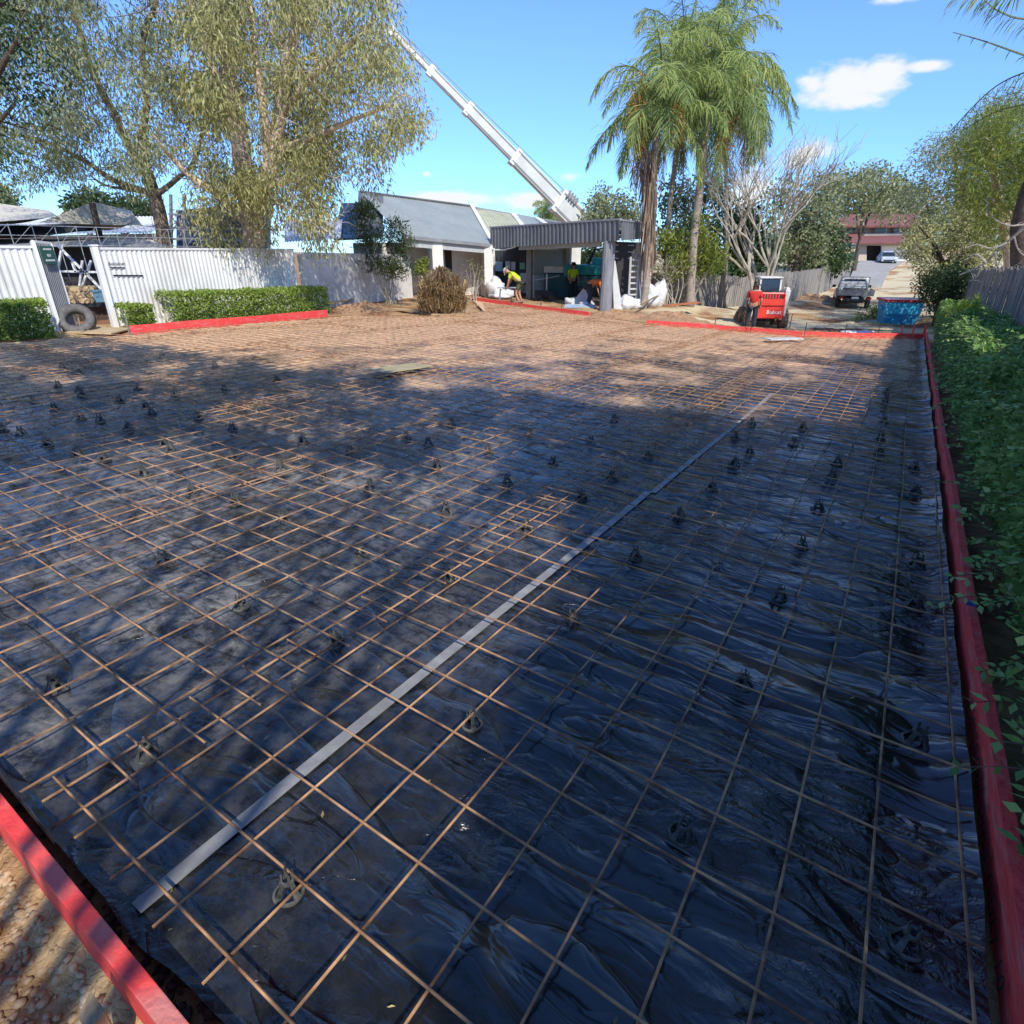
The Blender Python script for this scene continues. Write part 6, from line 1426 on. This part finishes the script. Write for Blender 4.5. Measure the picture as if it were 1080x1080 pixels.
# ------------------------------------------------------------------ people
def skin_obj(name, verts, edges, rad, m, parent, root=0, sub=1):
    me = bpy.data.meshes.new(name); me.from_pydata([tuple(v) for v in verts], edges, []); o = bpy.data.objects.new(name, me); col.objects.link(o)
    o.modifiers.new('skin', 'SKIN'); 
    if not me.skin_vertices: pass
    sv = me.skin_vertices[0].data
    for i, r_ in enumerate(rad): sv[i].radius = (r_, r_); sv[i].use_root = (i == root)
    s_ = o.modifiers.new('sub', 'SUBSURF'); s_.levels = sub; s_.render_levels = sub
    dg = bpy.context.evaluated_depsgraph_get(); me2 = bpy.data.meshes.new_from_object(o.evaluated_get(dg)); bpy.data.objects.remove(o)
    return link_mesh(name, me2, parent, m, None, True)
def person(loc, face, pose, label, shirt, legs, hat=None, long_legs=True, H=1.72):
    """pose: dict of joints in local metres, x right, y forward, z up"""
    r = thing('person', loc, label, 'person'); r.rotation_euler = (0,0,face); J = {k_: Vector(v)*(H/1.72) for k_, v in pose.items()}
    vs_, es, rd, ix = [], [], [], {}
    def add(k_, p, r_, par=None):
        ix[k_] = len(vs_); vs_.append(p); rd.append(r_)
        if par: es.append((ix[par], ix[k_]))
    add('pelvis', J['pelvis'], .13); add('waist', J['pelvis'].lerp(J['chest'], .5), .125, 'pelvis'); add('chest', J['chest'], .145, 'waist'); add('neck', J['neck'], .06, 'chest')
    hd = J['head']; add('jaw', J['neck'].lerp(hd, .5), .065, 'neck'); add('head', hd, .1, 'jaw'); add('crown', hd+(hd-J['neck']).normalized()*.08, .075, 'head')
    for s in 'LR':
        add('sh'+s, J['sh'+s], .062, 'chest'); add('el'+s, J['el'+s], .042, 'sh'+s); add('wr'+s, J['wr'+s], .03, 'el'+s)
        d = (J['wr'+s]-J['el'+s]).normalized(); side = d.cross(Vector((0,1,.2))).normalized(); pm_ = J['wr'+s]+d*.07; add('pa'+s, pm_, .034, 'wr'+s)
        for k_ in range(4): t_ = pm_+d*(.085+.012*(k_ in (1,2)))+side*(.022*(k_-1.5)); add('f%d%s' % (k_, s), pm_+d*.045+side*(.016*(k_-1.5)), .0095, 'pa'+s); add('g%d%s' % (k_, s), t_+Vector((0,.015,0)), .008, 'f%d%s' % (k_, s))
        add('th'+s, J['wr'+s]+d*.05+side*.05, .0105, 'pa'+s)
        add('hip'+s, J['hip'+s], .09, 'pelvis'); add('kn'+s, J['kn'+s], .062, 'hip'+s); add('an'+s, J['an'+s], .042, 'kn'+s); add('to'+s, J['an'+s]+Vector((0,.16,-.05)), .035, 'an'+s)
    body = skin_obj('body', vs_, es, rd, M_skin, r)
    # face: nose, ears, eyes
    fd_ = Vector((0,1,0)); ax_h = (hd-J['neck']).normalized(); fw = (fd_-ax_h*fd_.dot(ax_h)).normalized(); sd2 = fw.cross(ax_h)
    fm = MB(); fm.bar(hd+fw*.09-ax_h*.03, hd+fw*.1+ax_h*.02, .025, .03, fw)
    for s in (-1,1): fm.box(hd+sd2*s*.098, (.02,.04,.06), sd2)
    fm2 = fm; fm.v = [v for v in fm.v]
    me = bpy.data.meshes.new('face'); me.from_pydata([tuple(v) for v in fm.v], [], fm.f); link_mesh('face', me, r, M_skin)
    em = MB()
    for s in (-1,1): em.box(hd+sd2*s*.035+fw*.094+ax_h*.015, (.022,.01,.012), sd2)
    em.box(hd+fw*.094-ax_h*.05, (.045,.01,.01), sd2); me = bpy.data.meshes.new('eyes_and_mouth'); me.from_pydata([tuple(v) for v in em.v], [], em.f); link_mesh('eyes_and_mouth', me, r, M_hair)
    # clothes
    def cloth(name, ks, links, rr, m): skin_obj(name, [ks[i][1] for i in range(len(ks))], links, rr, m, r)
    sh = [('p', J['pelvis']+(J['chest']-J['pelvis'])*.06),('w', J['pelvis'].lerp(J['chest'],.5)),('c', J['chest']),('n', J['chest'].lerp(J['neck'],.6)),('l', J['shL']),('l2', J['shL'].lerp(J['elL'],.75)),('r', J['shR']),('r2', J['shR'].lerp(J['elR'],.75))]
    cloth('shirt', sh, [(0,1),(1,2),(2,3),(2,4),(4,5),(2,6),(6,7)], [.165,.155,.17,.1,.088,.07,.088,.07], shirt)
    t = .97 if long_legs else .8
    kk_ = [('p', J['pelvis']+Vector((0,0,.05))),('l', J['hipL']),('lk', J['hipL'].lerp(J['knL'], t)),('r', J['hipR']),('rk', J['hipR'].lerp(J['knR'], t))]; lk = [(0,1),(1,2),(0,3),(3,4)]; rr = [.155,.115,.088,.115,.088]
    if long_legs: kk_ += [('la', J['knL'].lerp(J['anL'],.9)),('ra', J['knR'].lerp(J['anR'],.9))]; lk += [(2,5),(4,6)]; rr += [.065,.065]
    cloth('trousers' if long_legs else 'shorts', kk_, lk, rr, legs)
    for s in 'LR': skin_obj('boot', [J['an'+s]+Vector((0,0,.04)), J['an'+s]+Vector((0,-.01,-.03)), J['an'+s]+Vector((0,.1,-.045)), J['an'+s]+Vector((0,.19,-.05))], [(0,1),(1,2),(2,3)], [.055,.055,.05,.042], M_hair, r)
    hm = MB(); ax = ax_h
    if hat: hm.lathe(hd+ax*.05, [(.19,-.005),(.2,.0),(.115,.02),(.11,.09),(.06,.12),(0,.125)], 20, ax); me = bpy.data.meshes.new('hat'); me.from_pydata([tuple(v) for v in hm.v], [], hm.f); link_mesh('hat', me, r, hat, None, True)
    else: skin_obj('hair', [hd+ax*.03-fw*.03, hd+ax*.085-fw*.01, hd-ax*.02-fw*.05], [(0,1),(0,2)], [.1,.085,.075], M_hair, r)
    return r
stand = dict(pelvis=(0,0,.95), chest=(0,.02,1.32), neck=(0,.03,1.48), head=(0,.06,1.6), shL=(-.19,.02,1.4), shR=(.19,.02,1.4), elL=(-.27,.04,1.12), elR=(.27,.04,1.12), wrL=(-.24,.2,.93), wrR=(.24,.2,.93), hipL=(-.1,0,.9), hipR=(.1,0,.9), knL=(-.12,.04,.5), knR=(.13,.02,.5), anL=(-.14,-.02,.09), anR=(.15,-.02,.09))
bend = dict(pelvis=(0,-.12,.92), chest=(0,.2,1.2), neck=(0,.36,1.3), head=(0,.48,1.34), shL=(-.18,.28,1.24), shR=(.18,.28,1.24), elL=(-.2,.36,.95), elR=(.2,.36,.95), wrL=(-.12,.45,.72), wrR=(.12,.5,.72), hipL=(-.1,-.12,.87), hipR=(.1,-.12,.87), knL=(-.12,.06,.48), knR=(.12,-.02,.48), anL=(-.13,-.1,.09), anR=(.14,-.16,.09))
deep = dict(pelvis=(0,-.2,.86), chest=(0,.18,1.02), neck=(0,.36,1.0), head=(0,.48,.96), shL=(-.18,.26,1.02), shR=(.18,.26,1.02), elL=(-.2,.34,.74), elR=(.2,.34,.74), wrL=(-.12,.4,.5), wrR=(.12,.42,.5), hipL=(-.1,-.2,.82), hipR=(.1,-.2,.82), knL=(-.12,.0,.46), knR=(.12,-.04,.46), anL=(-.13,-.12,.09), anR=(.14,-.16,.09))
person(at_ground(546,26.6), R(75), bend, 'worker in lime shirt, olive shorts and pale hat bending over the bench', M_lime, M_khaki, M_hat, False)
person(at_ground(603,30.2), R(-160), stand, 'worker in lime shirt and dark trousers standing under the portico by the teal machine', M_lime, M_navy, None, True, 1.68)
person(at_ground(623,26.4), R(-75), deep, 'worker in orange shirt and dark trousers bending half behind the grey column', M_orange, M_navy, None, True, 1.75)
person(at_ground(790,22.0), R(-25), stand, 'worker in red shirt and dark trousers standing behind the loader with back turned', M_redcloth, M_navy, None, True, 1.62)
print('objects', len(bpy.data.objects))
